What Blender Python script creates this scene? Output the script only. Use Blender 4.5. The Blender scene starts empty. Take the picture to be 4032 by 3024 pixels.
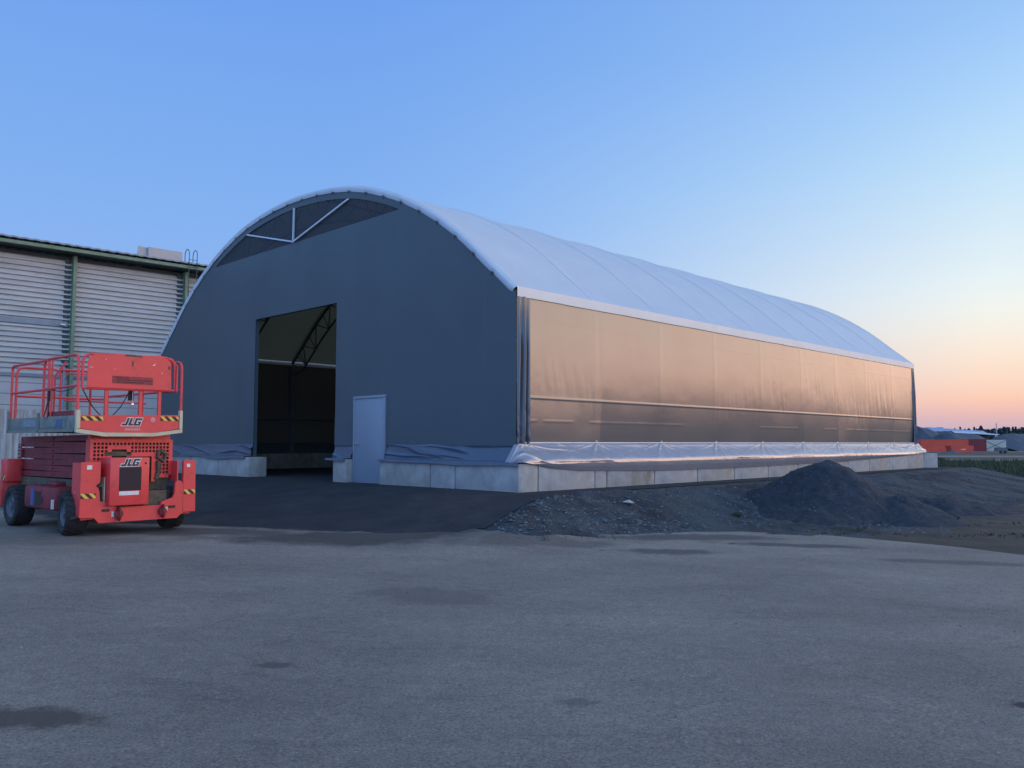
import bpy, bmesh, math, random
import numpy as np
from mathutils import Vector, noise, Matrix
random.seed(7); rng = np.random.default_rng(7)
scn = bpy.context.scene
C = scn.collection
R = math.radians

# ------------------------------------------------------------------ camera
cd = bpy.data.cameras.new("camera"); cam = bpy.data.objects.new("camera", cd); C.objects.link(cam)
cd.sensor_width = 36.0; cd.lens = 29.13; cd.clip_start = 0.05; cd.clip_end = 3000
cam.location = (0, 0, 1.5); cam.rotation_euler = (R(90 + 4.1), 0, 0)
scn.camera = cam

# ------------------------------------------------------------------ sky, sun, exposure
SUN_AZ, SUN_EL = 79.0, 2.0          # azimuth to the right of the view direction
def lin(c):
    return tuple(((v/255.0)/12.92 if v/255.0 <= 0.04045 else ((v/255.0+0.055)/1.055)**2.4) for v in c)
world = bpy.data.worlds.new("World"); scn.world = world; world.use_nodes = True
wt = world.node_tree; wt.nodes.clear(); wn = wt.nodes.new; wl = wt.links.new
def M(op, a, b=None, c=None, clamp=False, nt=wt):
    n = nt.nodes.new('ShaderNodeMath'); n.operation = op; n.use_clamp = clamp
    for i, v in enumerate((a, b, c)):
        if v is None: continue
        if isinstance(v, (int, float)): n.inputs[i].default_value = v
        else: nt.links.new(v, n.inputs[i])
    return n.outputs[0]
tc = wn('ShaderNodeTexCoord'); nrm = wn('ShaderNodeVectorMath'); nrm.operation = 'NORMALIZE'; wl(tc.outputs['Generated'], nrm.inputs[0])
sep = wn('ShaderNodeSeparateXYZ'); wl(nrm.outputs[0], sep.inputs[0])
el = M('DIVIDE', M('ARCSINE', sep.outputs[2]), math.pi/2, clamp=True)
dt = wn('ShaderNodeVectorMath'); dt.operation = 'DOT_PRODUCT'; wl(nrm.outputs[0], dt.inputs[0])
dt.inputs[1].default_value = (math.sin(R(SUN_AZ)), math.cos(R(SUN_AZ)), 0.0)
def ramp(stops):
    n = wn('ShaderNodeValToRGB'); cr = n.color_ramp
    while len(cr.elements) > 1: cr.elements.remove(cr.elements[-1])
    for i, (e, col) in enumerate(stops):
        q = cr.elements[0] if i == 0 else cr.elements.new(e/90.0)
        q.position = e/90.0; q.color = (*col, 1)
    wl(el, n.inputs[0]); return n.outputs[0]
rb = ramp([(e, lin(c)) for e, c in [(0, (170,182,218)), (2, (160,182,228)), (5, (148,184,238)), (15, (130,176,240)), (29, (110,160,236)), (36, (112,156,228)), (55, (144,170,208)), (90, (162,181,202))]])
rr = ramp([(e, lin(c)) for e, c in [(0, (192,174,190)), (.85, (203,178,192)), (1.35, (216,181,187)), (2.0, (238,190,181)), (2.7, (250,203,182)), (3.7, (250,216,196)), (5.2, (250,229,211)), (6.7, (246,238,226)), (8.2, (240,243,238)), (9.7, (231,242,245)), (12.7, (214,234,247)), (17, (190,224,250)), (21, (172,211,250)), (25, (154,198,247)), (34, (140,180,238)), (55, (150,176,210)), (90, (162,181,202))]])  # both ramps: stops above the view lifted to add fill light
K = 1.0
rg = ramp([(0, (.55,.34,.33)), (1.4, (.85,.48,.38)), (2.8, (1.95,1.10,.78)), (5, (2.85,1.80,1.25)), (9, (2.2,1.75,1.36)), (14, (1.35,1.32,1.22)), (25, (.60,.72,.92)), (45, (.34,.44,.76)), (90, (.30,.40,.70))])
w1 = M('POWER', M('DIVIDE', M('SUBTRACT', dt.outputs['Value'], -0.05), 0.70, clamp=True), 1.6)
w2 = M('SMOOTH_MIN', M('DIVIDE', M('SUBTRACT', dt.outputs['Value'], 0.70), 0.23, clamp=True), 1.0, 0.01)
def mix(f, a, b):
    n = wn('ShaderNodeMix'); n.data_type = 'RGBA'; n.clamp_factor = True
    wl(f, n.inputs[0]); wl(a, n.inputs[6]); wl(b, n.inputs[7]); return n.outputs[2]
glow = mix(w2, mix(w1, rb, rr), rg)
sky = wn('ShaderNodeTexSky'); sky.sky_type = 'NISHITA'; sky.sun_disc = False
sky.sun_elevation = R(SUN_EL); sky.sun_rotation = R(SUN_AZ)
bg1 = wn('ShaderNodeBackground'); wl(glow, bg1.inputs[0]); wl(M('ADD', 1.0, M('MULTIPLY', M('MULTIPLY', sep.outputs[1], -1.4, clamp=True), 1.3)), bg1.inputs[1])   # unseen sky behind the viewer brightened to add fill light
bg2 = wn('ShaderNodeBackground'); wl(sky.outputs[0], bg2.inputs[0]); bg2.inputs[1].default_value = 0.008
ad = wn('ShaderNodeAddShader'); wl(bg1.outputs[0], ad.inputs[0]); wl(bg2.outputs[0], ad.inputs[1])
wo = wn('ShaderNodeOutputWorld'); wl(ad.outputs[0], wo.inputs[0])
sd = bpy.data.lights.new("sun", 'SUN'); sd.energy = 0.55; sd.angle = R(55); sd.color = (1.0, .62, .42)
so = bpy.data.objects.new("sun", sd); C.objects.link(so)
sv = Vector((math.sin(R(SUN_AZ))*math.cos(R(14)), math.cos(R(SUN_AZ))*math.cos(R(14)), math.sin(R(14))))
so.rotation_euler = sv.to_track_quat('Z', 'Y').to_euler()
scn.view_settings.view_transform = 'Standard'; scn.view_settings.look = 'None'
scn.view_settings.exposure = 0.0; scn.view_settings.gamma = 1.0

# ------------------------------------------------------------------ materials
def mat(name, col, rough=0.6, metal=0.0, var=0.0, vscale=3.0, bump=0.0, bscale=40.0, spec=0.5, coat=0.0, coatr=0.1, vcol=None, stretch=None, ior=None):
    m = bpy.data.materials.new(name); m.use_nodes = True; nt = m.node_tree; b = nt.nodes['Principled BSDF']
    b.inputs['Base Color'].default_value = (*col, 1); b.inputs['Roughness'].default_value = rough
    b.inputs['Metallic'].default_value = metal; b.inputs['Specular IOR Level'].default_value = spec
    b.inputs['Coat Weight'].default_value = coat; b.inputs['Coat Roughness'].default_value = coatr
    if ior: b.inputs['IOR'].default_value = ior
    tcn = nt.nodes.new('ShaderNodeTexCoord'); src = tcn.outputs['Object']
    if stretch:
        mp = nt.nodes.new('ShaderNodeMapping'); mp.inputs['Scale'].default_value = stretch
        nt.links.new(src, mp.inputs[0]); src = mp.outputs[0]
    if var > 0:
        n = nt.nodes.new('ShaderNodeTexNoise'); n.inputs['Scale'].default_value = vscale; n.inputs['Detail'].default_value = 8; n.inputs['Roughness'].default_value = .65
        nt.links.new(src, n.inputs['Vector'])
        r = nt.nodes.new('ShaderNodeMapRange'); r.inputs[1].default_value = .3; r.inputs[2].default_value = .7
        nt.links.new(n.outputs[0], r.inputs[0])
        mx = nt.nodes.new('ShaderNodeMix'); mx.data_type = 'RGBA'; nt.links.new(r.outputs[0], mx.inputs[0])
        v2 = vcol if vcol else tuple(min(1, c*(1+var)) for c in col)
        mx.inputs[6].default_value = (*[c*(1-var) for c in col], 1) if not vcol else (*col, 1)
        mx.inputs[7].default_value = (*v2, 1)
        nt.links.new(mx.outputs[2], b.inputs['Base Color'])
    if bump > 0:
        n2 = nt.nodes.new('ShaderNodeTexNoise'); n2.inputs['Scale'].default_value = bscale; n2.inputs['Detail'].default_value = 5
        nt.links.new(src, n2.inputs['Vector'])
        bp = nt.nodes.new('ShaderNodeBump'); bp.inputs['Strength'].default_value = 1.0; bp.inputs['Distance'].default_value = bump
        nt.links.new(n2.outputs[0], bp.inputs['Height']); nt.links.new(bp.outputs[0], b.inputs['Normal'])
    return m
def nodes(m): return m.node_tree, m.node_tree.nodes['Principled BSDF']

m_roof = mat('roof_fabric', (.56,.62,.66), .45, var=.05, vscale=1.2, bump=.0015, bscale=6)
nt, b = nodes(m_roof)   # a little light passes through the white membrane
tr = nt.nodes.new('ShaderNodeBsdfTranslucent'); tr.inputs[0].default_value = (.75,.62,.33,1)
ms = nt.nodes.new('ShaderNodeMixShader'); ms.inputs[0].default_value = .06
nt.links.new(b.outputs[0], ms.inputs[1]); nt.links.new(tr.outputs[0], ms.inputs[2]); nt.links.new(ms.outputs[0], nt.nodes['Material Output'].inputs[0])
m_band = mat('eave_band_fabric', (.80,.76,.69), .5, var=.04, vscale=2, bump=.001, bscale=8)
m_front = mat('grey_front_fabric', (.066,.092,.108), .42, var=.10, vscale=.35, bump=.0015, bscale=7)
nt, b = nodes(m_front); old = b.inputs['Base Color'].links[0].from_socket
tcn = nt.nodes.new('ShaderNodeTexCoord'); sx = nt.nodes.new('ShaderNodeSeparateXYZ'); nt.links.new(tcn.outputs['Object'], sx.inputs[0])
fr = M('ABSOLUTE', M('SUBTRACT', M('FRACT', M('DIVIDE', sx.outputs[1], 2.45, nt=nt), nt=nt), .5, nt=nt), nt=nt)
mk = M('LESS_THAN', fr, .010, nt=nt)
dk = nt.nodes.new('ShaderNodeMix'); dk.data_type = 'RGBA'; nt.links.new(M('MULTIPLY', mk, .22, nt=nt), dk.inputs[0]); nt.links.new(old, dk.inputs[6]); dk.inputs[7].default_value = (.085,.115,.135,1)
nt.links.new(dk.outputs[2], b.inputs['Base Color'])
m_side = mat('grey_side_fabric', (.215,.210,.208), .22, metal=.50, var=.04, vscale=.6, bump=.0006, bscale=14, stretch=(1,1,.25))
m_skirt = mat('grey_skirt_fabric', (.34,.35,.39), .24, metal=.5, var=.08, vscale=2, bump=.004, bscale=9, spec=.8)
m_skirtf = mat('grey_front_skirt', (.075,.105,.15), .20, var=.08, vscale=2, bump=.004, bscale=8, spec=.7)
m_drape = mat('grey_corner_fabric', (.10,.11,.125), .25, metal=.3, var=.05, vscale=2, bump=.002, bscale=9)
m_steel = mat('galvanised_truss', (.20,.21,.22), .5, metal=.4, var=.15, vscale=4)
m_strut = mat('strut_paint', (.55,.60,.66), .4)
m_door = mat('door_paint', (.22,.27,.33), .35, var=.03, vscale=1)
m_metal = mat('bright_metal', (.75,.75,.75), .2, metal=1)
m_dark = mat('dark_iron', (.02,.02,.022), .6)
m_black = mat('black_rubber', (.018,.018,.02), .75, var=.4, vscale=12, bump=.004, bscale=30)

def m_concrete(name, col, stain=.5):
    m = mat(name, col, .85, var=.26, vscale=2.2, bump=.006, bscale=14); nt, b = nodes(m)
    old = b.inputs['Base Color'].links[0].from_socket
    tcn = nt.nodes.new('ShaderNodeTexCoord'); mp = nt.nodes.new('ShaderNodeMapping'); mp.inputs['Scale'].default_value = (1.6,1.6,.9)
    nt.links.new(tcn.outputs['Object'], mp.inputs[0])
    n = nt.nodes.new('ShaderNodeTexNoise'); n.inputs['Scale'].default_value = 1.3; n.inputs['Detail'].default_value = 9; nt.links.new(mp.outputs[0], n.inputs['Vector'])
    r = nt.nodes.new('ShaderNodeMapRange'); r.inputs[1].default_value = .50; r.inputs[2].default_value = .72; nt.links.new(n.outputs[0], r.inputs[0])
    mu = M('MULTIPLY', r.outputs[0], stain, nt=nt)
    mx = nt.nodes.new('ShaderNodeMix'); mx.data_type = 'RGBA'; nt.links.new(mu, mx.inputs[0]); nt.links.new(old, mx.inputs[6]); mx.inputs[7].default_value = (col[0]*.45, col[1]*.45, col[2]*.38, 1)
    nt.links.new(mx.outputs[2], b.inputs['Base Color']); return m
m_conc = [m_concrete('concrete_pale', (.36,.36,.345), .35), m_concrete('concrete_streaked', (.33,.325,.30), .9), m_concrete('concrete_warm', (.35,.34,.31), .5)]

def m_red(name, col):
    m = mat(name, col, .42, var=.10, vscale=2.5, bump=.0008, bscale=30); nt, b = nodes(m)
    old = b.inputs['Base Color'].links[0].from_socket
    tcn = nt.nodes.new('ShaderNodeTexCoord')
    n = nt.nodes.new('ShaderNodeTexNoise'); n.inputs['Scale'].default_value = 9; n.inputs['Detail'].default_value = 6; nt.links.new(tcn.outputs['Object'], n.inputs['Vector'])
    r = nt.nodes.new('ShaderNodeMapRange'); r.inputs[1].default_value = .70; r.inputs[2].default_value = .74; nt.links.new(n.outputs[0], r.inputs[0])
    mx = nt.nodes.new('ShaderNodeMix'); mx.data_type = 'RGBA'; nt.links.new(r.outputs[0], mx.inputs[0]); nt.links.new(old, mx.inputs[6]); mx.inputs[7].default_value = (.75,.35,.33,1)
    g1 = nt.nodes.new('ShaderNodeTexNoise'); g1.inputs['Scale'].default_value = 4; g1.inputs['Detail'].default_value = 9; g1.inputs['Roughness'].default_value = .75; nt.links.new(tcn.outputs['Object'], g1.inputs['Vector'])
    r3 = nt.nodes.new('ShaderNodeMapRange'); r3.inputs[1].default_value = .54; r3.inputs[2].default_value = .70; r3.inputs[4].default_value = .55; nt.links.new(g1.outputs[0], r3.inputs[0])
    m2 = nt.nodes.new('ShaderNodeMix'); m2.data_type = 'RGBA'; nt.links.new(r3.outputs[0], m2.inputs[0]); nt.links.new(mx.outputs[2], m2.inputs[6]); m2.inputs[7].default_value = (.30,.045,.04,1)
    nt.links.new(m2.outputs[2], b.inputs['Base Color']); return m
m_lift = m_red('red_paint', (.74,.062,.062))
m_lift2 = mat('dull_red_paint', (.20,.022,.03), .6, var=.3, vscale=5, bump=.002, bscale=25)
m_beige = mat('beige_paint', (.55,.50,.33), .5, var=.12, vscale=6)
m_deck = mat('grey_beige_paint', (.17,.19,.165), .6, var=.25, vscale=5)
m_rim = mat('wheel_rim_paint', (.085,.10,.125), .5, var=.15, vscale=8)
m_yel = mat('tape_yellow', (.85,.50,.08), .5)
m_blk = mat('tape_black', (.015,.015,.02), .5)
m_white = mat('sticker_white', (.72,.70,.66), .6, var=.15, vscale=30)
m_blue = mat('decal_blue', (.03,.10,.30), .5)
m_logo = mat('decal_black', (.02,.03,.045), .5)
m_grille = mat('grille_dark', (.035,.02,.025), .8, var=.3, vscale=60)
m_hose = mat('cable_black', (.012,.012,.014), .5)
m_sign = mat('faded_sign', (.30,.05,.05), .7, var=.25, vscale=14)
m_rust = mat('brown_grime', (.10,.085,.06), .85, var=.5, vscale=9)

# ------------------------------------------------------------------ mesh helpers
class MB:
    def __init__(s): s.v = []; s.f = []; s.mi = []
    def add(s, vs, fs, mi=0):
        o = len(s.v); s.v += [tuple(map(float, q)) for q in vs]; s.f += [tuple(o+i for i in f) for f in fs]; s.mi += [mi]*len(fs); return s
    def box(s, x0, x1, y0, y1, z0, z1, mi=0, ch=0.0):
        if ch <= 0:
            return s.add([(x0,y0,z0),(x1,y0,z0),(x1,y1,z0),(x0,y1,z0),(x0,y0,z1),(x1,y0,z1),(x1,y1,z1),(x0,y1,z1)],
                         [(0,3,2,1),(4,5,6,7),(0,1,5,4),(1,2,6,5),(2,3,7,6),(3,0,4,7)], mi)
        bm = bmesh.new(); bmesh.ops.create_cube(bm, size=1)
        bmesh.ops.scale(bm, vec=(x1-x0, y1-y0, z1-z0), verts=bm.verts); bmesh.ops.translate(bm, vec=((x0+x1)/2,(y0+y1)/2,(z0+z1)/2), verts=bm.verts)
        bmesh.ops.bevel(bm, geom=list(bm.edges), offset=ch, segments=2, affect='EDGES', profile=.5)
        bm.verts.index_update(); s.add([q.co for q in bm.verts], [[q.index for q in f.verts] for f in bm.faces], mi); bm.free(); return s
    def bar(s, p, q, w, h=None, mi=0):      # rectangular bar between two points
        p, q = Vector(p), Vector(q); h = h or w; d = (q-p).normalized()
        a = d.cross(Vector((0,0,1))); a = Vector((1,0,0)) if a.length < 1e-4 else a.normalized(); c = a.cross(d)
        vs = [e + a*i*w/2 + c*j*h/2 for e in (p, q) for i, j in ((-1,-1),(1,-1),(1,1),(-1,1))]
        return s.add(vs, [(3,2,1,0),(4,5,6,7),(0,1,5,4),(1,2,6,5),(2,3,7,6),(3,0,4,7)], mi)
    def tube(s, pts, r, n=8, mi=0, cap=True):
        pts = [Vector(p) for p in pts]; m = len(pts); vs = []
        ref = None
        for i, p in enumerate(pts):
            d = (pts[min(i+1, m-1)] - pts[max(i-1, 0)]).normalized()
            if ref is None: ref = d.cross(Vector((0,0,1))); ref = Vector((1,0,0)) if ref.length < 1e-3 else ref.normalized()
            a = (ref - d*ref.dot(d)).normalized(); ref = a; c = d.cross(a)
            vs += [p + (a*math.cos(2*math.pi*k/n) + c*math.sin(2*math.pi*k/n))*r for k in range(n)]
        fs = [(i*n+k, i*n+(k+1)%n, (i+1)*n+(k+1)%n, (i+1)*n+k) for i in range(m-1) for k in range(n)]
        if cap: fs += [tuple(range(n-1,-1,-1)), tuple((m-1)*n+k for k in range(n))]
        return s.add(vs, fs, mi)
    def prism(s, poly, d0, d1, plane='xz', mi=0):   # polygon in (x,z) extruded along y, or (y,z) along x, or (x,y) along z
        f = {'xz': lambda a, b, d: (a, d, b), 'yz': lambda a, b, d: (d, a, b), 'xy': lambda a, b, d: (a, b, d)}[plane]
        n = len(poly)
        return s.add([f(a, b, d0) for a, b in poly] + [f(a, b, d1) for a, b in poly],
                     [tuple(range(n)), tuple(range(2*n-1, n-1, -1))] + [(i, i+n, (i+1)%n+n, (i+1)%n) for i in range(n)], mi)
    def grid(s, P, mi=0):     # P array (nu, nv, 3)
        nu, nv = P.shape[:2]; o = len(s.v)
        s.v += [tuple(q) for q in P.reshape(-1, 3).tolist()]
        for i in range(nu-1):
            for j in range(nv-1):
                s.f.append((o+i*nv+j, o+(i+1)*nv+j, o+(i+1)*nv+j+1, o+i*nv+j+1)); s.mi.append(mi)
        return s
    def build(s, name, mats, parent=None, smooth=False, fix=True):
        me = bpy.data.meshes.new(name); me.from_pydata(s.v, [], s.f); me.update()
        mats = mats if isinstance(mats, (list, tuple)) else [mats]
        for m in mats: me.materials.append(m)
        if len(mats) > 1: me.polygons.foreach_set('material_index', s.mi)
        if fix:
            bm = bmesh.new(); bm.from_mesh(me); bmesh.ops.recalc_face_normals(bm, faces=bm.faces); bm.to_mesh(me); bm.free()
        if smooth:
            me.polygons.foreach_set('use_smooth', [True]*len(me.polygons))
            if smooth != 'all':
                try: me.set_sharp_from_angle(angle=R(35))
                except Exception: pass
        o = bpy.data.objects.new(name, me); C.objects.link(o)
        if parent: o.parent = parent
        return o
def build_each(mb, name, mats, parent=None, smooth=False):
    par = list(range(len(mb.v)))
    def find(a):
        while par[a] != a: par[a] = par[par[a]]; a = par[a]
        return a
    for f in mb.f:
        for a in f[1:]: par[find(a)] = find(f[0])
    comp = {}
    for f, m_ in zip(mb.f, mb.mi): comp.setdefault(find(f[0]), []).append((f, m_))
    out = []
    for fs in comp.values():
        ids = sorted({a for f, _ in fs for a in f}); mp = {a: i for i, a in enumerate(ids)}
        q = MB(); q.v = [mb.v[a] for a in ids]; q.f = [tuple(mp[a] for a in f) for f, _ in fs]; q.mi = [m_ for _, m_ in fs]
        out.append(q.build(name, mats, parent, smooth))
    return out
def tag(o, label=None, cat=None, group=None, kind=None):
    if label: o['label'] = label
    if cat: o['category'] = cat
    if group: o['group'] = group
    if kind: o['kind'] = kind
    return o
def thing(name, label, cat, loc=(0,0,0), rotz=0, group=None):
    o = bpy.data.objects.new(name, None); C.objects.link(o); o.location = loc; o.rotation_euler = (0,0,rotz)
    return tag(o, label, cat, group)
def rnd(t, *a):  # smooth pseudo noise arrays
    return np.array([noise.noise(Vector(q)) for q in t])
def sstep(x): x = np.clip(x, 0, 1); return x*x*(3-2*x)
def vn(x, y, z=0.0, oct=4, rough=.5):
    """vectorised fractal value noise"""
    x = np.asarray(x, float); y = np.asarray(y, float); z = np.asarray(z, float) + 0*x; out = 0*x; amp = 1; tot = 0
    for o in range(oct):
        xi, yi, zi = np.floor(x), np.floor(y), np.floor(z); fx, fy, fz = x-xi, y-yi, z-zi
        fx, fy, fz = [q*q*(3-2*q) for q in (fx, fy, fz)]
        def h(a, b, c):
            v = np.sin(a*127.1 + b*311.7 + c*74.7 + o*13.7)*43758.5453; return (v - np.floor(v))*2-1
        r = 0
        for da in (0, 1):
            for db in (0, 1):
                for dc in (0, 1):
                    r = r + h(xi+da, yi+db, zi+dc)*(fx if da else 1-fx)*(fy if db else 1-fy)*(fz if dc else 1-fz)
        out = out + r*amp; tot += amp; amp *= rough; x, y, z = x*2.03+5.2, y*2.03+1.3, z*2.03+7.1
    return out/tot

# ------------------------------------------------------------------ frames of reference on the site
AZ = R(44.2); P0 = np.array([.1316, 16.6274]); T = np.array([math.sin(AZ), math.cos(AZ)]); U = np.array([-math.cos(AZ), math.sin(AZ)])
HALL_ROT = math.pi/2 - AZ
def to_tu(X, Y):
    dx, dy = X-P0[0], Y-P0[1]; return dx*T[0]+dy*T[1], dx*U[0]+dy*U[1]
def from_tu(t, u): return P0[0]+t*T[0]+u*U[0], P0[1]+t*T[1]+u*U[1]
def edge_u(t):       # outer limit of the dark asphalt beside the blocks
    return np.interp(t, [-4, -3.3, -2.2, -1.2, -.2, 1.5, 26], [-2.6, -2.45, -1.9, -1.45, -1.1, -.85, -.8])
def height(X, Y, rough=True):
    t, u = to_tu(X, Y)
    hy = np.where(X < 0, .165*sstep(-X/6.5), -.16*sstep(X/10)) - .05*sstep((Y-45)/40)
    e = edge_u(t)
    s1 = np.clip((-t-.25)/5.4, 0, None); wdt = 1.9 + 2.3*np.clip((t-1)/9, 0, 1)
    s2 = np.clip((e-u)/wdt, 0, None); s3 = np.clip((t-26)/2.2, 0, None); s4 = np.clip((u-18.6)/3, 0, None)
    s = np.sqrt(s1**2+s2**2+s3**2+s4**2)
    h = .5 + (hy-.5)*sstep(s)
    if rough:
        g = np.clip((e-u)/.25, 0, 1)*np.clip((-u+e+0) > 0, 0, 1)
        # ridge of dumped gravel running out from the near corner
        a = np.clip((t+3.25)/.14, 0, 1)*np.clip((3.2-t)/3.0, 0, 1)*sstep((e-u)/.35)*sstep((3.15+.25*vn(t*1.1, t*0+3)+u)/.28)
        h = h + a*(.095+.07*vn(t*1.3, u*1.7, 2)+.035*(1-np.abs(vn(t*2.3, u*3.1, 6, 4))*4))
        sl = g*sstep((5.9-.6*vn(t*.5, t*0+9)+u)/1.0)*np.clip((t+3.3)/.4, 0, 1)*np.clip((30-t)/3, 0, 1)
        h = h + sl*(.08*vn(X*2.2, Y*2.2, 0, 5, .65) + .035*vn(X*9, Y*9, 1, 3))
    return h

# ------------------------------------------------------------------ ground
def axis(fine0, fine1, st, far0, far1, gr=1.13):
    a = list(np.arange(fine0, fine1, st)); s = st; x = a[-1]
    while x < far1: s *= gr; x += s; a.append(x)
    s = st; x = a[0]; lo = []
    while x > far0: s *= gr; x -= s; lo.append(x)
    return np.array(lo[::-1]+a)
gx = axis(-1.4, 14, .085, -700, 900); gy = axis(10.5, 30, .085, -40, 1500)
GX, GY = np.meshgrid(gx, gy, indexing='ij'); GZ = height(GX, GY)
# low far undulation and an even drop under the paved sheets
tt, uu = to_tu(GX, GY)
YBX = [-60,-12,-7,-3.2,-.9,-.32,.73,1.86,2.6,4.0,5.35,6.45,7.4,9,12,16,30]; YBY = [60,50,14.2,13.6,13.2,12.45,13.1,13.95,14.3,14.75,14.5,13.55,12.4,11.0,9.2,7.0,2.0]
def yard_edge(X): return np.interp(X, YBX, YBY) + .22*vn(X*.9, X*0+4) + .07*vn(X*3.7, X*0+8)
GZ = GZ - .03*(np.clip((yard_edge(GX)-.15-GY)/.3, 0, 1)) - .03*np.clip((uu-edge_u(tt)-.08)/.2, 0, 1)*np.clip((tt+3.2)/.2, 0, 1)*(tt < 25.5)*(uu < 19)
m_ground = bpy.data.materials.new('ground_earth'); m_ground.use_nodes = True
g = MB().grid(np.dstack([GX, GY, GZ])).build('ground', m_ground, smooth='all', fix=False); tag(g, kind='structure')
grav = sstep((6.1+uu+.6*vn(GX*.6, GY*.6, 5))/.9)*np.clip((tt+4)/.5, 0, 1)*np.clip((29.5-tt)/1.5, 0, 1)
grass = sstep((tt-26.3)/1.5)*sstep((72-GY)/4) + .25*sstep(.6*vn(GX*.45, GY*.45, 3)+.1)*(tt > -1)*(uu < -3.0)
grass = np.clip(grass, 0, 1)
me = g.data
for nm, arr in (('gravel', grav), ('grass', grass)):
    at = me.attributes.new(nm, 'FLOAT', 'POINT'); at.data.foreach_set('value', arr.reshape(-1).astype(np.float32))
nt, b = nodes(m_ground); N = nt.nodes.new; L = nt.links.new
def ntex(nt, scale, detail=8, rough=.6, vec=None, stretch=None):
    n = nt.nodes.new('ShaderNodeTexNoise'); n.inputs['Scale'].default_value = scale; n.inputs['Detail'].default_value = detail; n.inputs['Roughness'].default_value = rough
    t_ = nt.nodes.new('ShaderNodeTexCoord'); src = t_.outputs['Object']
    if stretch:
        mp = nt.nodes.new('ShaderNodeMapping'); mp.inputs['Scale'].default_value = stretch[:3]
        if len(stretch) > 3: mp.inputs['Rotation'].default_value = (0, 0, stretch[3])
        nt.links.new(src, mp.inputs[0]); src = mp.outputs[0]
    nt.links.new(src, n.inputs['Vector']); return n.outputs[0]
def mrange(nt, v, a, b_, c=0., d=1.):
    r = nt.nodes.new('ShaderNodeMapRange'); r.inputs[1].default_value = a; r.inputs[2].default_value = b_; r.inputs[3].default_value = c; r.inputs[4].default_value = d
    nt.links.new(v, r.inputs[0]); return r.outputs[0]
def cmix(nt, f, a, b_, mode='MIX'):
    x = nt.nodes.new('ShaderNodeMix'); x.data_type = 'RGBA'; x.blend_type = mode; x.clamp_factor = True
    if isinstance(f, (int, float)): x.inputs[0].default_value = f
    else: nt.links.new(f, x.inputs[0])
    for i, c in ((6, a), (7, b_)):
        if isinstance(c, tuple): x.inputs[i].default_value = (*c, 1)
        else: nt.links.new(c, x.inputs[i])
    return x.outputs[2]
def attr(nt, nm): a = nt.nodes.new('ShaderNodeAttribute'); a.attribute_name = nm; return a.outputs['Fac']
dirt = cmix(nt, mrange(nt, ntex(nt, 1.1), .35, .65), (.045,.044,.034), (.10,.09,.075))
gcol = cmix(nt, mrange(nt, ntex(nt, 26, 6, .8), .32, .70), (.018,.029,.038), (.11,.14,.16))
gcol = cmix(nt, mrange(nt, ntex(nt, .9, 5), .42, .62), gcol, (.024,.033,.044), 'MIX')
gcol = cmix(nt, mrange(nt, ntex(nt, 45, 3, .7), .63, .72), gcol, (.22,.235,.25))
grc = cmix(nt, mrange(nt, ntex(nt, 2.3), .35, .65), (.035,.055,.022), (.09,.11,.04))
far = cmix(nt, mrange(nt, ntex(nt, .05, 6, .6, stretch=(.35,1,1)), .50, .62), (.07,.07,.052), (.26,.25,.235))
sp = N('ShaderNodeSeparateXYZ'); tcg = N('ShaderNodeTexCoord'); L(tcg.outputs['Object'], sp.inputs[0])
basec = cmix(nt, mrange(nt, sp.outputs[1], 45, 75), dirt, far)
basec = cmix(nt, attr(nt, 'gravel'), basec, gcol)
basec = cmix(nt, attr(nt, 'grass'), basec, grc)
L(basec, b.inputs['Base Color']); b.inputs['Roughness'].default_value = .95
bp = N('ShaderNodeBump'); bp.inputs['Distance'].default_value = .09; bp.inputs['Strength'].default_value = 1
L(ntex(nt, 14, 6, .75), bp.inputs['Height']); L(bp.outputs[0], b.inputs['Normal'])

# yard asphalt: one sheet 12 mm above the ground
ax = axis(-9, 14, .16, -45, 34); s_ = np.linspace(0, 1, 200)**.8
YX = np.repeat(ax[:, None], 200, 1); YY = -12 + (yard_edge(ax)[:, None]+12)*s_[None, :]
YZ = height(YX, YY, False) + .012
m_asph = bpy.data.materials.new('worn_asphalt'); m_asph.use_nodes = True
yard = MB().grid(np.dstack([YX, YY, YZ])).build('yard_asphalt', m_asph, smooth='all', fix=False); tag(yard, kind='structure')
nt, b = nodes(m_asph); N = nt.nodes.new; L = nt.links.new
c1 = cmix(nt, mrange(nt, ntex(nt, .35, 6, .6, stretch=(1,1.6,1,.5)), .35, .66), (.29,.274,.232), (.46,.43,.36))
c1 = cmix(nt, mrange(nt, ntex(nt, 60, 6, .85), .34, .60), cmix(nt, .80, c1, (.03,.03,.035)), c1)
c1 = cmix(nt, mrange(nt, ntex(nt, 9, 7, .8), .30, .62), cmix(nt, .34, c1, (.03,.03,.035)), c1)
c1 = cmix(nt, mrange(nt, ntex(nt, 1.7, 7, .65, stretch=(.6,2.2,1,.35)), .60, .74, 0, .55), c1, (.085,.088,.10))
c1 = cmix(nt, mrange(nt, ntex(nt, .8, 8, .7, stretch=(1,1,1,2)), .60, .72, 0, .35), c1, (.25,.24,.225))
c1 = cmix(nt, mrange(nt, ntex(nt, 42, 3, .8), .61, .66, 0, .55), c1, (.50,.49,.46))
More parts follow.
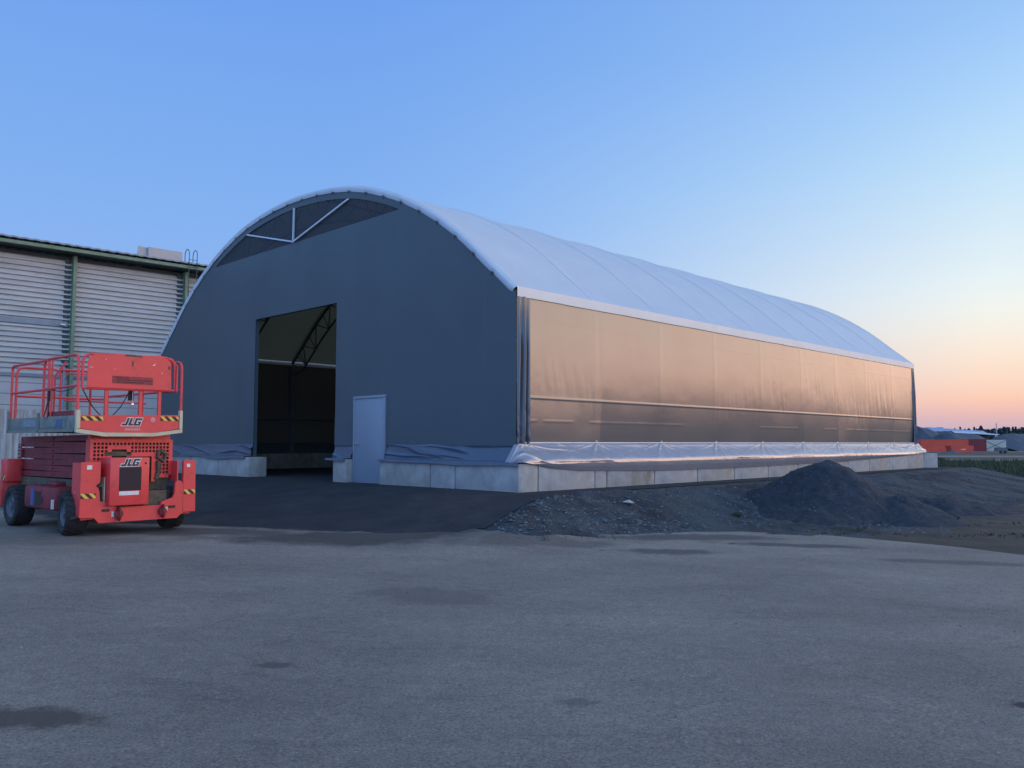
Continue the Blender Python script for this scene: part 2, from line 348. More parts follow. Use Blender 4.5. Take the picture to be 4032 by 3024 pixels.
def spot(c1, x, y, rx, ry, col, k=1.0, rot=0.0):      # an oil stain or a worn patch with a ragged rim
    tcn = nt.nodes.new('ShaderNodeTexCoord'); mp = nt.nodes.new('ShaderNodeMapping'); mp.vector_type = 'TEXTURE'
    mp.inputs['Location'].default_value = (x, y, 0); mp.inputs['Rotation'].default_value = (0,0,rot); mp.inputs['Scale'].default_value = (rx, ry, 1000)
    nt.links.new(tcn.outputs['Object'], mp.inputs[0]); ln = nt.nodes.new('ShaderNodeVectorMath'); ln.operation = 'LENGTH'; nt.links.new(mp.outputs[0], ln.inputs[0])
    d = M('ADD', ln.outputs['Value'], M('MULTIPLY', M('SUBTRACT', ntex(nt, 3.2/max(rx, .15), 6, .65), .5, nt=nt), 1.7, nt=nt), nt=nt)
    return cmix(nt, mrange(nt, d, 1.05, .55, 0, k), c1, col)
c1 = spot(c1, -2.52, 4.45, .42, .2, (.085,.070,.058), .85)
c1 = spot(c1, -1.57, 5.6, .16, .09, (.10,.095,.085), .8)
c1 = spot(c1, -.75, 8.2, .9, .5, (.13,.122,.108), .6, -.3)
c1 = spot(c1, 3.0, 4.95, .11, .07, (.03,.032,.035), .9)
c1 = spot(c1, .38, 4.9, .14, .09, (.10,.10,.105), .5)
c1 = spot(c1, 2.2, 11.7, .8, .35, (.06,.062,.07), .7)
c1 = spot(c1, 4.3, 12.8, 1.4, .28, (.06,.06,.068), .75, -.1)
c1 = spot(c1, 6.2, 11.2, 1.6, .3, (.08,.075,.07), .6, -.15)
c1 = spot(c1, -2.4, 12.5, 2.6, .8, (.06,.056,.052), .85, .12)
c1 = spot(c1, -5.0, 12.9, 2.2, .6, (.07,.063,.056), .8, .12)
c1 = spot(c1, .4, 12.2, 1.6, .5, (.10,.098,.092), .7, .3)
c1 = spot(c1, 2.9, 13.6, 1.8, .55, (.07,.073,.078), .8, .15)
c1 = spot(c1, -6.2, 11.4, 1.6, .6, (.12,.108,.09), .5, .1)
L(c1, b.inputs['Base Color']); b.inputs['Roughness'].default_value = .78; b.inputs['Specular IOR Level'].default_value = .35
bp = N('ShaderNodeBump'); bp.inputs['Distance'].default_value = .022; bp.inputs['Strength'].default_value = 1
L(M('ADD', ntex(nt, 48, 5, .8), M('MULTIPLY', ntex(nt, 13, 6, .7), 1.6, nt=nt), nt=nt), bp.inputs['Height']); L(bp.outputs[0], b.inputs['Normal'])

# fresh dark asphalt apron in front of and inside the hall, running on as a strip beside the blocks
ts = np.concatenate([np.arange(-7.2, 3, .12), np.linspace(3, 25, 60)])
su = np.linspace(0, 1, 130)**1.6
lo = np.where(ts < -3.3, np.minimum(-(ts+4.85)/.62 - .0, 20) + .45*vn(ts*.9, ts*0+1) + .22*vn(ts*4.1, ts*0+5), edge_u(ts) + .06*vn(ts*2, ts*0)); lo = np.minimum(lo, 17)
lo = np.where((ts > -3.7) & (ts < -3.2), np.minimum(lo, -2.2), lo)
AT = np.repeat(ts[:, None], len(su), 1); AU = lo[:, None] + (19.5-lo[:, None])*su[None, :]
AX, AY = from_tu(AT, AU); AZ_ = height(AX, AY, False) + .0145 + .012*np.clip(su[None, :]*8, 0, 1)*np.clip((AT+7.1)/.6, 0, 1)
edge = np.clip(1-su[None, :]*(19.5-lo[:, None])/.55, 0, 1)*(AT < -4.2)
edge = np.maximum(edge, np.clip((-6.8-AT)/.4, 0, 1))
m_apron = mat('fresh_dark_asphalt', (.014,.019,.026), .85, var=.35, vscale=1.2, bump=.01, bscale=60, spec=.25, vcol=(.038,.042,.048))
ap = MB().grid(np.dstack([AX, AY, AZ_])).build('asphalt_apron', m_apron, smooth='all', fix=False); tag(ap, kind='structure')
at = ap.data.attributes.new('dust', 'FLOAT', 'POINT'); at.data.foreach_set('value', edge.reshape(-1).astype(np.float32))
nt, b = nodes(m_apron); old = b.inputs['Base Color'].links[0].from_socket
df = mrange(nt, M('ADD', attr(nt, 'dust'), M('MULTIPLY', M('SUBTRACT', ntex(nt, 2.2, 9, .72), .5, nt=nt), 2.6, nt=nt), nt=nt), .35, 1.15)
cc = cmix(nt, mrange(nt, ntex(nt, .5, 8, .7, stretch=(1,.35,1,.75)), .52, .72, 0, .5), old, (.075,.073,.068))
cc = cmix(nt, mrange(nt, ntex(nt, 55, 4, .8), .6, .72, 0, .8), cc, (.13,.135,.14))
nt.links.new(cmix(nt, df, cc, (.20,.192,.165)), b.inputs['Base Color'])

def gz(x, y): return float(height(np.array([x], float), np.array([y], float))[0])

# loose stones over the gravel slopes, nobody could count them
m_stone = mat('loose_stone', (.03,.042,.052), .9, var=.6, vscale=9, vcol=(.15,.175,.19))
st = MB()
ico = [(0,0,1),(0,0,-.6),(1,0,0),(-1,0,0),(0,1,0),(0,-1,0)]; icf = [(0,2,4),(0,4,3),(0,3,5),(0,5,2),(1,4,2),(1,3,4),(1,5,3),(1,2,5)]
def rock(mb, x, y, z, s, mi=0):
    a = random.random()*6.28; ca, sa = math.cos(a), math.sin(a); sx, sy, sz = [s*random.uniform(.5, 1.25) for _ in range(3)]
    vs = []
    for q in ico:
        k = random.uniform(.7, 1.2); px, py = q[0]*sx*k, q[1]*sy*k
        vs.append((x+px*ca-py*sa, y+px*sa+py*ca, z+q[2]*sz*.7))
    mb.add(vs, icf, mi)
n = 0
while n < 5200:
    t_ = random.uniform(-3.6, 26) if random.random() < .45 else random.uniform(-3.4, 5); u_ = random.uniform(-6.6, -.9)
    if t_ < 4 and u_ < -3.2-random.random()**2*1.2: continue
    if u_ > edge_u(t_)-.05: continue
    x, y = from_tu(t_, u_); x, y = float(x), float(y)
    rock(st, x, y, gz(x, y)-.004, random.choice([.012,.016,.02,.02,.03,.045])*(1 if t_ > 4 else .9)); n += 1
for _ in range(900):
    t_ = random.uniform(-3.35, 1.6); u_ = random.uniform(-3.35, -1.5)
    if u_ > edge_u(t_)-.1 or random.random() > .25+.75*abs(u_+1.2)/2: continue
    x, y = from_tu(t_, u_); x, y = float(x), float(y); rock(st, x, y, gz(x, y), random.choice([.02,.025,.03,.04,.05]))
tag(st.build('loose_stones', m_stone), 'loose grey stones strewn over the gravel bank', 'stones', kind='stuff')
st = MB()
for _ in range(1500):
    x = random.uniform(-7, 8); y = random.uniform(3.6, 12.5)
    rock(st, x, y, .002+float(height(np.array([x]), np.array([y]), False)[0])+.012, random.choice([.003,.004,.005,.006,.009,.014]))
tag(st.build('grit', mat('grit_stone', (.05,.05,.055), .9, var=.6, vscale=2, vcol=(.35,.35,.35))), 'fine grit scattered on the worn asphalt', 'grit', kind='stuff')

# ------------------------------------------------------------------ heaps
m_heap = mat('dark_crushed_stone', (.010,.015,.023), .95, var=.5, vscale=7, bump=.03, bscale=22, vcol=(.034,.045,.060))
def heap(name, label, x0, y0, ry, rx, n, fn, m, cat='heap'):
    xs = np.linspace(-rx, rx, n); ys = np.linspace(-ry, ry, n); X, Y = np.meshgrid(xs, ys, indexing='ij')
    H = fn(X, Y); G = height(X+x0, Y+y0)
    Z = np.where(H > 0, G+H, G-.25)
    P = np.dstack([X, Y, Z]); mb = MB(); keep = H > -.08
    nu, nv = X.shape; idx = -np.ones((nu, nv), int); c = 0
    for i in range(nu):
        for j in range(nv):
            if keep[i, j]: idx[i, j] = c; c += 1; mb.v.append((float(X[i,j]), float(Y[i,j]), float(G[i,j]+max(H[i,j], -.08)*1.0)))
    for i in range(nu-1):
        for j in range(nv-1):
            q = (idx[i,j], idx[i+1,j], idx[i+1,j+1], idx[i,j+1])
            if min(q) >= 0: mb.f.append(q); mb.mi.append(0)
    o = mb.build(name, m, smooth='all', fix=False); o.location = (x0, y0, 0)
    return tag(o, label, cat)
def heap_fn(X, Y):
    r1 = np.hypot(X, Y*1.0)*(1+.10*vn(np.arctan2(Y, X)*1.5, X*0+2)); a = 1.42 - .80*r1; a = np.where(a > 1.08, 1.08+(a-1.08)*.5, a)
    r2 = np.hypot(X-1.25, (Y+.75)); b_ = .58 - .46*r2
    r3 = np.hypot(X+.6, Y+.8); c = .50-.42*r3
    h = np.maximum(np.maximum(a, b_), c)
    return h + .035*vn(X*3, Y*3, 1, 5, .6) + .012*vn(X*12, Y*12, 5, 2)
heap('gravel_heap', 'large dark peaked heap of crushed stone before the hall\'s long side', 7.05, 18.5, 2.7, 3.0, 110, heap_fn, m_heap)
heap('gravel_heap', 'low flat dark heap of debris to the right of the peaked one', 10.35, 20.3, 1.6, 2.3, 70, lambda X, Y: .40-.27*np.hypot(X*.75, Y*1.2)+.09*vn(X*2, Y*2, 3, 5, .65), m_heap)
st = MB()
for _ in range(900):
    a = random.random()*6.28; r = random.random()**.5*2.2; x, y = r*math.cos(a), r*math.sin(a)
    hh = float(heap_fn(np.array([x]), np.array([y]))[0])
    if hh < 0.02: continue
    rock(st, 7.05+x, 18.5+y, gz(7.05+x, 18.5+y)+hh, random.choice([.01,.015,.02,.03]))
tag(st.build('heap_stones', m_stone), 'stones lying on the large dark peaked heap', 'stones', kind='stuff')
o = MB(); rock(o, 0, 0, .05, .12); o = o.build('stone', mat('white_stone', (.6,.6,.6), .8)); o.location = (5.75, 19.4, gz(5.75, 19.4)+.03); o.scale = (1.3, 1, .8)
tag(o, 'white angular stone left of the dark peaked heap', 'stone')
bm_ = MB(); rock(bm_, 0, 0, .04, .16); o = bm_.build('stone', mat('pale_flat_stone', (.36,.37,.36), .9)); o.location = (2.25, 16.1, gz(2.25, 16.1)+.02); o.scale = (1.0, .7, .5); o.rotation_euler = (0,.1,.5)
tag(o, 'pale flat slab of stone on the gravel bank by the near corner', 'stone')

# ------------------------------------------------------------------ the fabric hall
hall = thing('fabric_hall', 'long arched storage hall with white membrane roof and glossy grey fabric walls', 'hall', (P0[0], P0[1], .5), HALL_ROT)
CU = 9.03; FT, BT, SU = .25, 23.72, .30         # front plane, back plane, side wall plane
PR = [(8.73,4.25),(8.37,4.56),(7.96,4.90),(7.07,5.66),(6.11,6.33),(5.09,6.89),(4.17,7.28),(2.9,7.67),(1.47,7.90),(0,7.98)]
full = [(-d, z) for d, z in PR] + [(d, z) for d, z in PR[-2::-1]]
def catmull(pts, k=6):
    out = []
    P = [Vector((2*pts[0][0]-pts[1][0], 2*pts[0][1]-pts[1][1]))]+[Vector(p) for p in pts]+[Vector((2*pts[-1][0]-pts[-2][0], 2*pts[-1][1]-pts[-2][1]))]
    for i in range(1, len(P)-2):
        for j in range(k):
            t = j/k; a, b_, c, d = P[i-1], P[i], P[i+1], P[i+2]
            out.append(.5*((2*b_)+(c-a)*t+(2*a-5*b_+4*c-d)*t*t+(3*b_-a-3*c+d)*t**3))
    return out+[P[-2]]
prof = catmull(full, 6)                      # (d, z); y = CU + d
PA = np.array([(CU+p.x, p.y) for p in prof]); NPF = len(PA)
tan = np.gradient(PA, axis=0); tan /= np.linalg.norm(tan, axis=1)[:, None]; nor = np.stack([-tan[:,1], tan[:,0]], 1)
nor *= np.sign((nor*np.array([0,1])).sum(1)+1e-9)[:, None]
def off(d): return PA + nor*d
def ztop(y, d=0.0):
    q = off(d); return np.interp(y, q[:,0], q[:,1])
ARCH = [.45, 2.85, 5.45, 8.07, 10.70, 13.37, 16.0, 18.66, 21.25, 23.55]
# roof skin, drawn in between the arches
tl = [FT+.02]
for a, b_ in zip(ARCH[:-1], ARCH[1:]):
    tl += [a + (b_-a)*k for k in (0, .012, .03, .07, .14, .25, .4, .5, .6, .75, .86, .93, .97, .988)]
tl += [ARCH[-1], BT]; tl = np.array(sorted(set(np.round(tl, 4))))
sag = np.zeros(len(tl))
for a, b_ in zip(ARCH[:-1], ARCH[1:]):
    q = np.clip((tl-a)/(b_-a), 0, 1); sag = np.maximum(sag, (4*q*(1-q))**.8)
rw = np.sin(np.pi*np.clip((np.arange(NPF))/(NPF-1), 0, 1))**.5
Pm = np.zeros((len(tl), NPF, 3))
for i, t_ in enumerate(tl):
    dd = -.075*sag[i]*rw*(.02+.98*(np.abs(PA[:,0]-CU)/8.7)**1.3) + .004*vn(np.arange(NPF)*.35, np.full(NPF, t_*1.1), 0, 3)*sag[i]
    q = PA + nor*dd[:, None]; Pm[i,:,0] = t_; Pm[i,:,1] = q[:,0]; Pm[i,:,2] = q[:,1]
MB().grid(Pm).build('roof_membrane', m_roof, hall, smooth='all', fix=False)
# welded pockets over each arch
mb = MB()
for a in ARCH[1:-1]:
    q0 = off(.004)
    G = np.zeros((2, NPF, 3))
    for k, (dt_, q) in enumerate(((-.022, q0), (.022, q0))):
        G[k,:,0] = a+dt_; G[k,:,1] = q[:,0]; G[k,:,2] = q[:,1]
    mb.grid(G)
mb.build('roof_seam', mat('roof_seam_fabric', (.72,.76,.80), .5), hall, smooth='all', fix=False)
# white hem wrapped round the front arch, scalloped where it is laced
sec = [(.10,.004,0), (0,-.006,0), (-.028,-.022,0), (-.038,-.06,0), (-.034,-.11,1), (-.016,-.155,2)]
sub = 6; idx = np.linspace(0, NPF-1, (NPF-1)*sub+1)
def offs(d):
    q = off(d); return np.stack([np.interp(idx, np.arange(NPF), q[:,0]), np.interp(idx, np.arange(NPF), q[:,1])], 1)
arc = np.concatenate([[0], np.cumsum(np.linalg.norm(np.diff(offs(0), axis=0), axis=1))])
def hem(t0, sgn):
    G = np.zeros((len(sec), len(idx), 3))
    for k, (dt_, d, lv) in enumerate(sec):
        sc = np.abs(np.sin(arc*math.pi/.78))
        pin = np.exp(-((arc/.78-np.round(arc/.78))**2)/.006)
        base = offs(0.0); q = off(1.0); nn = np.stack([np.interp(idx, np.arange(NPF), nor[:,0]), np.interp(idx, np.arange(NPF), nor[:,1])], 1)
        dd = d - (.006*sc if lv else 0) + (.02*pin if lv == 2 else 0) + .003*vn(arc*4, arc*0+k)*(k > 1)
        G[k,:,0] = t0 + sgn*(dt_ + (.012*pin if lv else 0) + .004*vn(arc*3, arc*0+k*3)*(k > 1)); G[k,:,1] = base[:,0]+nn[:,0]*dd; G[k,:,2] = base[:,1]+nn[:,1]*dd
    return G
MB().grid(hem(FT, 1)).build('arch_hem', m_roof, hall, smooth='all', fix=False)
MB().grid(hem(BT, -1)).build('arch_hem', m_roof, hall, smooth='all', fix=False)
# lacing ties along the front arch
mb = MB()
for k in range(1, int(arc[-1]/.78)):
    i = int(np.argmin(abs(arc-k*.78))); q = offs(-.13)[i]; q2 = offs(-.21)[i]
    mb.bar((FT-.05, q[0], q[1]), (FT-.012, q2[0], q2[1]), .012, .012)
build_each(mb, 'lacing', m_dark, hall)

# front wall: columns between the bottom and the arch, minus gate, door and mesh window
GATE = (6.86, 11.10, 4.69); DOOR = (4.68, 5.98, 2.17); SILL = 6.67; WOFF = -.33
zw = ztop(np.array([0.]), 0)
ys = np.array(sorted(set(np.round(np.concatenate([np.arange(SU, 2*CU-SU+.01, .15), [GATE[0], GATE[1], DOOR[0], DOOR[1], 2*CU-SU]]), 4))))
def wtop(y): return ztop(np.array([y]), -.11)[0]
def wwin(y): return ztop(np.array([y]), WOFF)[0]
mb = MB()
def wpt(y, z):
    dx = .022*float(vn(np.array([y*.5]), np.array([z*.4]), 3, 3)[0]) + .004*float(vn(np.array([y*4.]), np.array([z*.8]), 3, 2)[0])*max(0, 1-abs(z-1)/1.3) + .006*float(vn(np.array([y*2.5+z]), np.array([z*.5]), 9, 3)[0])*max(0, z-5.2)/2; 
    return (FT+dx, y, z)
def quadcol(a, b_, za0, za1, zb0, zb1, n):
    vs = []
    for k in range(n+1): f = k/n; vs += [wpt(a, za0+(za1-za0)*f), wpt(b_, zb0+(zb1-zb0)*f)]
    mb.add(vs, [(2*k, 2*k+1, 2*k+3, 2*k+2) for k in range(n)])
# exact window corner positions where the offset arch crosses the sill
yy = np.linspace(SU, 2*CU-SU, 4000); inside = ztop(yy, WOFF) > SILL; wy0, wy1 = yy[inside][0], yy[inside][-1]
ys = np.array(sorted(set(list(ys)+[round(float(wy0),4), round(float(wy1),4)])))
for a, b_ in zip(ys[:-1], ys[1:]):
    m_ = (a+b_)/2; z0 = .0
    z0 = .95
    if GATE[0] < m_ < GATE[1]: z0 = GATE[2]
    elif DOOR[0] < m_ < DOOR[1]: z0 = DOOR[2]
    if wy0 < m_ < wy1:
        quadcol(a, b_, z0, SILL, z0, SILL, 14)
        quadcol(a, b_, max(wwin(a), SILL), wtop(a), max(wwin(b_), SILL), wtop(b_), 2)
    else: quadcol(a, b_, z0, wtop(a), z0, wtop(b_), 14)
mb.build('front_wall', m_front, hall, smooth='all', fix=False)
# dark mesh in the gable window, partly see-through
m_mesh = mat('gable_mesh', (.022,.032,.046), .6); nt, b = nodes(m_mesh)
tp = nt.nodes.new('ShaderNodeBsdfTransparent'); ms = nt.nodes.new('ShaderNodeMixShader'); ms.inputs[0].default_value = .22
nt.links.new(b.outputs[0], ms.inputs[1]); nt.links.new(tp.outputs[0], ms.inputs[2]); nt.links.new(ms.outputs[0], nt.nodes['Material Output'].inputs[0])
yw = yy[inside][::30]; top = ztop(yw, WOFF-.0)
G = np.zeros((len(yw), 2, 3)); G[:,:,0] = FT+.03; G[:,:,1] = yw[:, None]; G[:,0,2] = SILL; G[:,1,2] = np.maximum(top, SILL)
MB().grid(G).build('gable_mesh_window', m_mesh, hall, fix=False)
for p, q in (((9.05,6.66),(9.03,7.66)), ((9.0,6.68),(11.70,7.36)), ((9.08,6.68),(6.37,7.36))):
    MB().bar((FT-.02, p[0], p[1]), (FT-.02, q[0], q[1]), .042, .042).build('gable_strut', m_strut, hall)
# white eave bands, side walls
def sidewall(y0, sgn, name, fine=True):
    dt_ = .045 if fine else .5; tv = np.concatenate([np.arange(.62, BT-.1, dt_), [BT-.08]]); zv = np.linspace(1.0, 4.10, 130 if fine else 8)
    TT, ZZ = np.meshgrid(tv, zv, indexing='ij'); D = 0*TT
    for a in ARCH: D += .0045*np.exp(-((TT-a)/.05)**2) + .004*np.exp(-((TT-a-.22)/.03)**2)*sstep((2.6-ZZ)/1.0)
    zq = np.linspace(1.0, 4.1, 400); sq = np.interp(zq, [1.0,1.3,1.6,1.90,2.02,2.4,2.9,3.5,4.1], [.082,.074,.064,.052,.042,.020,.000,-.012,-.014]); cq = np.cumsum(sq)*(zq[1]-zq[0])
    vary = 1+.42*vn(np.floor((TT-.45)/2.63)*1.7, TT*0+2, 0, 2)+.22*vn(TT*.5, ZZ*.8, 6, 2)
    D += np.interp(ZZ, zq, cq-cq[-1])*vary + .009*np.exp(-((ZZ-1.96)/.014)**2) + .004*np.exp(-((ZZ-1.47)/.012)**2)*(vn(TT*.5, TT*0+3, 0, 2) > -.15) + .0016*np.exp(-((ZZ-3.62+.0*TT)/.012)**2)*(vn(TT*2, TT*0+7, 0, 2) > -.2)
    for a, b_ in zip(ARCH[:-1], ARCH[1:]):
        q = np.clip((TT-a)/(b_-a), 0, 1); D -= .010*(4*q*(1-q))*np.sin(np.pi*np.clip((ZZ-1)/3.1, 0, 1))*(1+.6*math.sin(a*7))
    msk = sstep((vn(TT*.8, ZZ*.5, 4, 2)+.10)/.35)*np.exp(-((ZZ-2.25-.25*np.sin(TT*1.3))/.42)**2)*(.45+.55*np.clip((TT-8)/5, 0, 1)+.55*np.clip((4-TT)/3, 0, 1))
    msk += .7*sstep((TT-10)/3)*np.exp(-((ZZ-2.9)/.5)**2)*sstep((vn(TT*1.1, ZZ*.3, 9, 2)+.05)/.3)
    D += .0080*msk*vn(TT*11+ZZ*1.5, ZZ*.45, 1, 3)
    D += .0015*vn(TT*3, ZZ*3, 6, 4) + .004*vn(TT*.6, ZZ*.9, 8, 2)
    P = np.dstack([TT, y0 - sgn*D, ZZ]); return MB().grid(P).build(name, m_side, hall, smooth='all', fix=False)
sidewall(SU, 1, 'side_wall'); sidewall(2*CU-SU, -1, 'side_wall', False)
for y0, s in ((SU, 1), (2*CU-SU, -1)):
    tv = np.linspace(FT-.0, BT, 240); prf = [(.028,4.262), (.030,4.16), (.030,4.05)]
    G = np.zeros((len(tv), len(prf), 3))
    for k, (o_, z_) in enumerate(prf):
        G[:,k,0] = tv; G[:,k,1] = y0 - s*(o_ + .004*vn(tv*1.5, tv*0+k, 0, 2)); G[:,k,2] = z_ + (.006*vn(tv*2, tv*0+5, 0, 2) if k > 1 else 0)
    MB().grid(G).build('eave_band', m_band, hall, smooth='all', fix=False)
# back wall
mb = MB()
for a, b_ in zip(ys[:-1], ys[1:]): mb.add([(BT,a,.3),(BT,b_,.3),(BT,b_,wtop(b_)),(BT,a,wtop(a))], [(0,1,2,3)])
mb.build('back_wall', m_front, hall, fix=False)
# loose drapery at the near and far corners of the long side
def corner(t0, t1, seed):
    tv = np.linspace(t0, t1, 34); zv = np.linspace(.98, 4.06, 70); TT, ZZ = np.meshgrid(tv, zv, indexing='ij'); q = (TT-t0)/(t1-t0)
    lo_ = np.clip((2.0-ZZ)/1.0, 0, 1)
    ph = q*17 + .8*np.sin(ZZ*.8+seed) + .8*vn(ZZ*.7, q*2, seed, 2)
    D = .06*np.sin(ph)*np.sin(np.pi*np.clip(q*1.02, 0, 1))**.5*np.clip((4.15-ZZ)/1.2, .15, 1) + lo_*.03*vn(q*3+ZZ*5, ZZ*4-q*2, seed+1, 3) + .02*np.sin(np.pi*q)
    MB().grid(np.dstack([TT, SU-.012-D, ZZ])).build('corner_drape', m_drape, hall, smooth='all', fix=False)
corner(FT+.0, .66, 1.); corner(BT-.22, BT+.02, 4.)
# skirts
SKP = [(0,.36,1.003),(.05,.287,1.0),(.12,.262,.975),(.22,.222,.915),(.34,.165,.85),(.46,.10,.79),(.56,.035,.725),(.63,-.020,.665),(.66,-.040,.635),(.76,-.046,.575),(.86,-.038,None),(1.0,-.012,None)]
tv = np.arange(-.03, BT+.25, .035); sv_ = np.linspace(0, 1, 48)
zb = np.interp(tv, [0,.9,1.93,5.1,9,16,22.2,24], [.64,.49,.41,.34,.335,.40,.54,.66])
G = np.zeros((len(tv), len(sv_), 3)); S0 = [q[0] for q in SKP]
TT, SS = np.meshgrid(tv, sv_, indexing='ij')
SW = np.clip(SS + .05*vn(TT*.7, TT*0+3, 0, 2)*np.sin(np.pi*SS), 0, 1)
Ub = np.interp(SW, S0, [q[1] for q in SKP]); Zb = np.zeros_like(SS)
for i in range(len(tv)):
    zz = [q[2] if q[2] is not None else .575+(zb[i]-.575)*((q[0]-.76)/.24) for q in SKP]
    Zb[i] = np.interp(SW[i], S0, zz)
    if zb[i] > .5: Zb[i] = np.maximum(Zb[i], zb[i]-.0*sv_)
wob = np.sin(np.pi*np.clip(SS*1.0, 0, 1))**.6
ends = 1.6*np.exp(-TT/1.3) + 1.3*np.exp(-(24-TT)/1.1)
fold = .030*vn(TT*.55, SS*1.2, 2, 2)*wob + .010*vn(TT*1.6+SS*1.2, SS*2.5, 5, 3)*wob*(.6+ends)
rid = np.abs(vn(TT*1.1-SS*1.8, SS*1.8, 11, 2)); fold += .045*np.exp(-rid*16)*wob*(.10+ends)
for n_, a in enumerate(ARCH):
    q = np.clip(SS-.04, 0, None)
    for sg, ln_ in ((-1, .9), (1, 1.3), (-1, 3.2), (1, 3.8), (0, 0)):
        fold += (.034 if ln_ < 2 else .018)*np.exp(-((TT-a-sg*q*ln_)/(.018+.10*q))**2)*np.exp(-q/.30)*np.clip(q/.05, 0, 1)
    fold -= .012*np.exp(-((TT-a)/.12)**2)*np.exp(-((SS-.10)/.07)**2)
fold *= np.interp(SS, [0,.60,.72,1], [1,1,.30,.12])
Uo = Ub - fold*.9; Zo = Zb + fold*.35*(SS < .66)
Uo = np.where(Zo < .62, np.minimum(Uo, -.012), Uo)
mt = np.clip((TT+.03)/.29, 0, 1); Zo = np.where(TT < .26, np.minimum(Zo, .615+(Zo-.615)*mt), Zo)
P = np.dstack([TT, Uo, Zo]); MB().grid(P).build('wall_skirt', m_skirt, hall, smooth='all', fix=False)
G = np.zeros((60, 2, 3)); G[:,:,0] = np.linspace(FT, BT, 60)[:, None]; G[:,:,1] = 2*CU-SU+.01; G[:,0,2] = 1.02; G[:,1,2] = .55
MB().grid(G).build('wall_skirt', m_front, hall, fix=False)
m_pipe = MB(); m_pipe.tube([(.5, SU-.01, 1.012), (BT, SU-.01, 1.012)], .016, 6); m_pipe.build('skirt_rail', m_band, hall, smooth=True)
def fskirt(y0, y1, seed):
    yv = np.arange(y0, y1+.03, .035); yv = np.clip(yv, y0, y1)
    FK = [(0,.25,.98),(.2,.245,.90),(.42,.225,.74),(.56,.20,.645),(.64,.15,.628),(.9,-.03,.618),(1,-.045,.555)]
    YY_, SS = np.meshgrid(yv, sv_, indexing='ij'); Tb = np.interp(SS, [q[0] for q in FK], [q[1] for q in FK]); Zb = np.interp(SS, [q[0] for q in FK], [q[2] for q in FK])
    f = np.sin(np.pi*np.clip(SS/.62, 0, 1))
    rid = np.abs(vn(YY_*.55+SS*1.5, SS*1.5, seed, 2)); fd = f*(.05*vn(YY_*.6, SS*1.8, seed, 3)+.07*np.exp(-rid*11)) 
    Tb = Tb - fd; Zb = Zb + .06*vn(YY_*.7, SS*0+1, seed, 2)*(SS > .95) + .012*np.abs(vn(YY_*1.6, SS*3, seed+2, 2))*(SS > .6)*(SS < .95)
    Zb = np.where(SS > .6, np.maximum(Zb, np.where(Tb > -.01, .612, 0)), Zb)
    mt = np.clip((YY_+.03)/.30, 0, 1); Zb = np.where(YY_ < .27, np.minimum(Zb, .60+(Zb-.60)*mt), Zb)
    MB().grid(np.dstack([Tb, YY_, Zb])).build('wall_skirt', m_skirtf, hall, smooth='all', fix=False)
fskirt(-.03, 4.62, 3.); fskirt(6.02, 6.86, 8.); fskirt(11.10, 2*CU-.25, 13.)
for a in ARCH[1:-1]:
    mb = MB()
    for k in range(2): mb.bar((a-.04+.012*k, SU-.022, 1.030+.022*k), (a+.04-.01*k, SU-.026, 1.038+.022*k), .009, .009)
    build_each(mb, 'tie_strap', m_band, hall)
# gate frame, door
mb = MB()
for y_ in (GATE[0]-.0, GATE[1]): mb.box(FT+.02, FT+.12, y_-.05 if y_ == GATE[0] else y_, y_ if y_ == GATE[0] else y_+.05, .0, GATE[2]+.05)
mb.box(FT+.02, FT+.12, GATE[0]-.05, GATE[1]+.05, GATE[2]+.003, GATE[2]+.08)
mb.build('gate_frame', m_front, hall)
mb = MB(); mb.box(FT-.05, FT+.06, DOOR[0], DOOR[0]+.055, -.05, DOOR[2], ch=.006); mb.box(FT-.05, FT+.06, DOOR[1]-.055, DOOR[1], -.05, DOOR[2], ch=.006)
mb.box(FT-.052, FT+.06, DOOR[0]-.01, DOOR[1]+.01, DOOR[2]-.06, DOOR[2]+.01, ch=.006); fr_ = mb.build('door_frame', m_door, hall, smooth=True)
dr = MB().box(FT-.035, FT+.02, DOOR[0]+.058, DOOR[1]-.058, -.04, DOOR[2]-.064, ch=.004).build('door', m_door, hall, smooth=True)
hy = DOOR[1]-.13
mb = MB(); mb.tube([(FT-.035, hy, .98), (FT-.085, hy, .98), (FT-.09, hy-.13, .98)], .016, 8); mb.tube([(FT-.034, hy, .98), (FT-.045, hy, .98)], .032, 12)
mb.tube([(FT-.034, hy, 1.12), (FT-.048, hy, 1.12)], .022, 12); build_each(mb, 'door_handle', m_metal, dr, smooth=True)
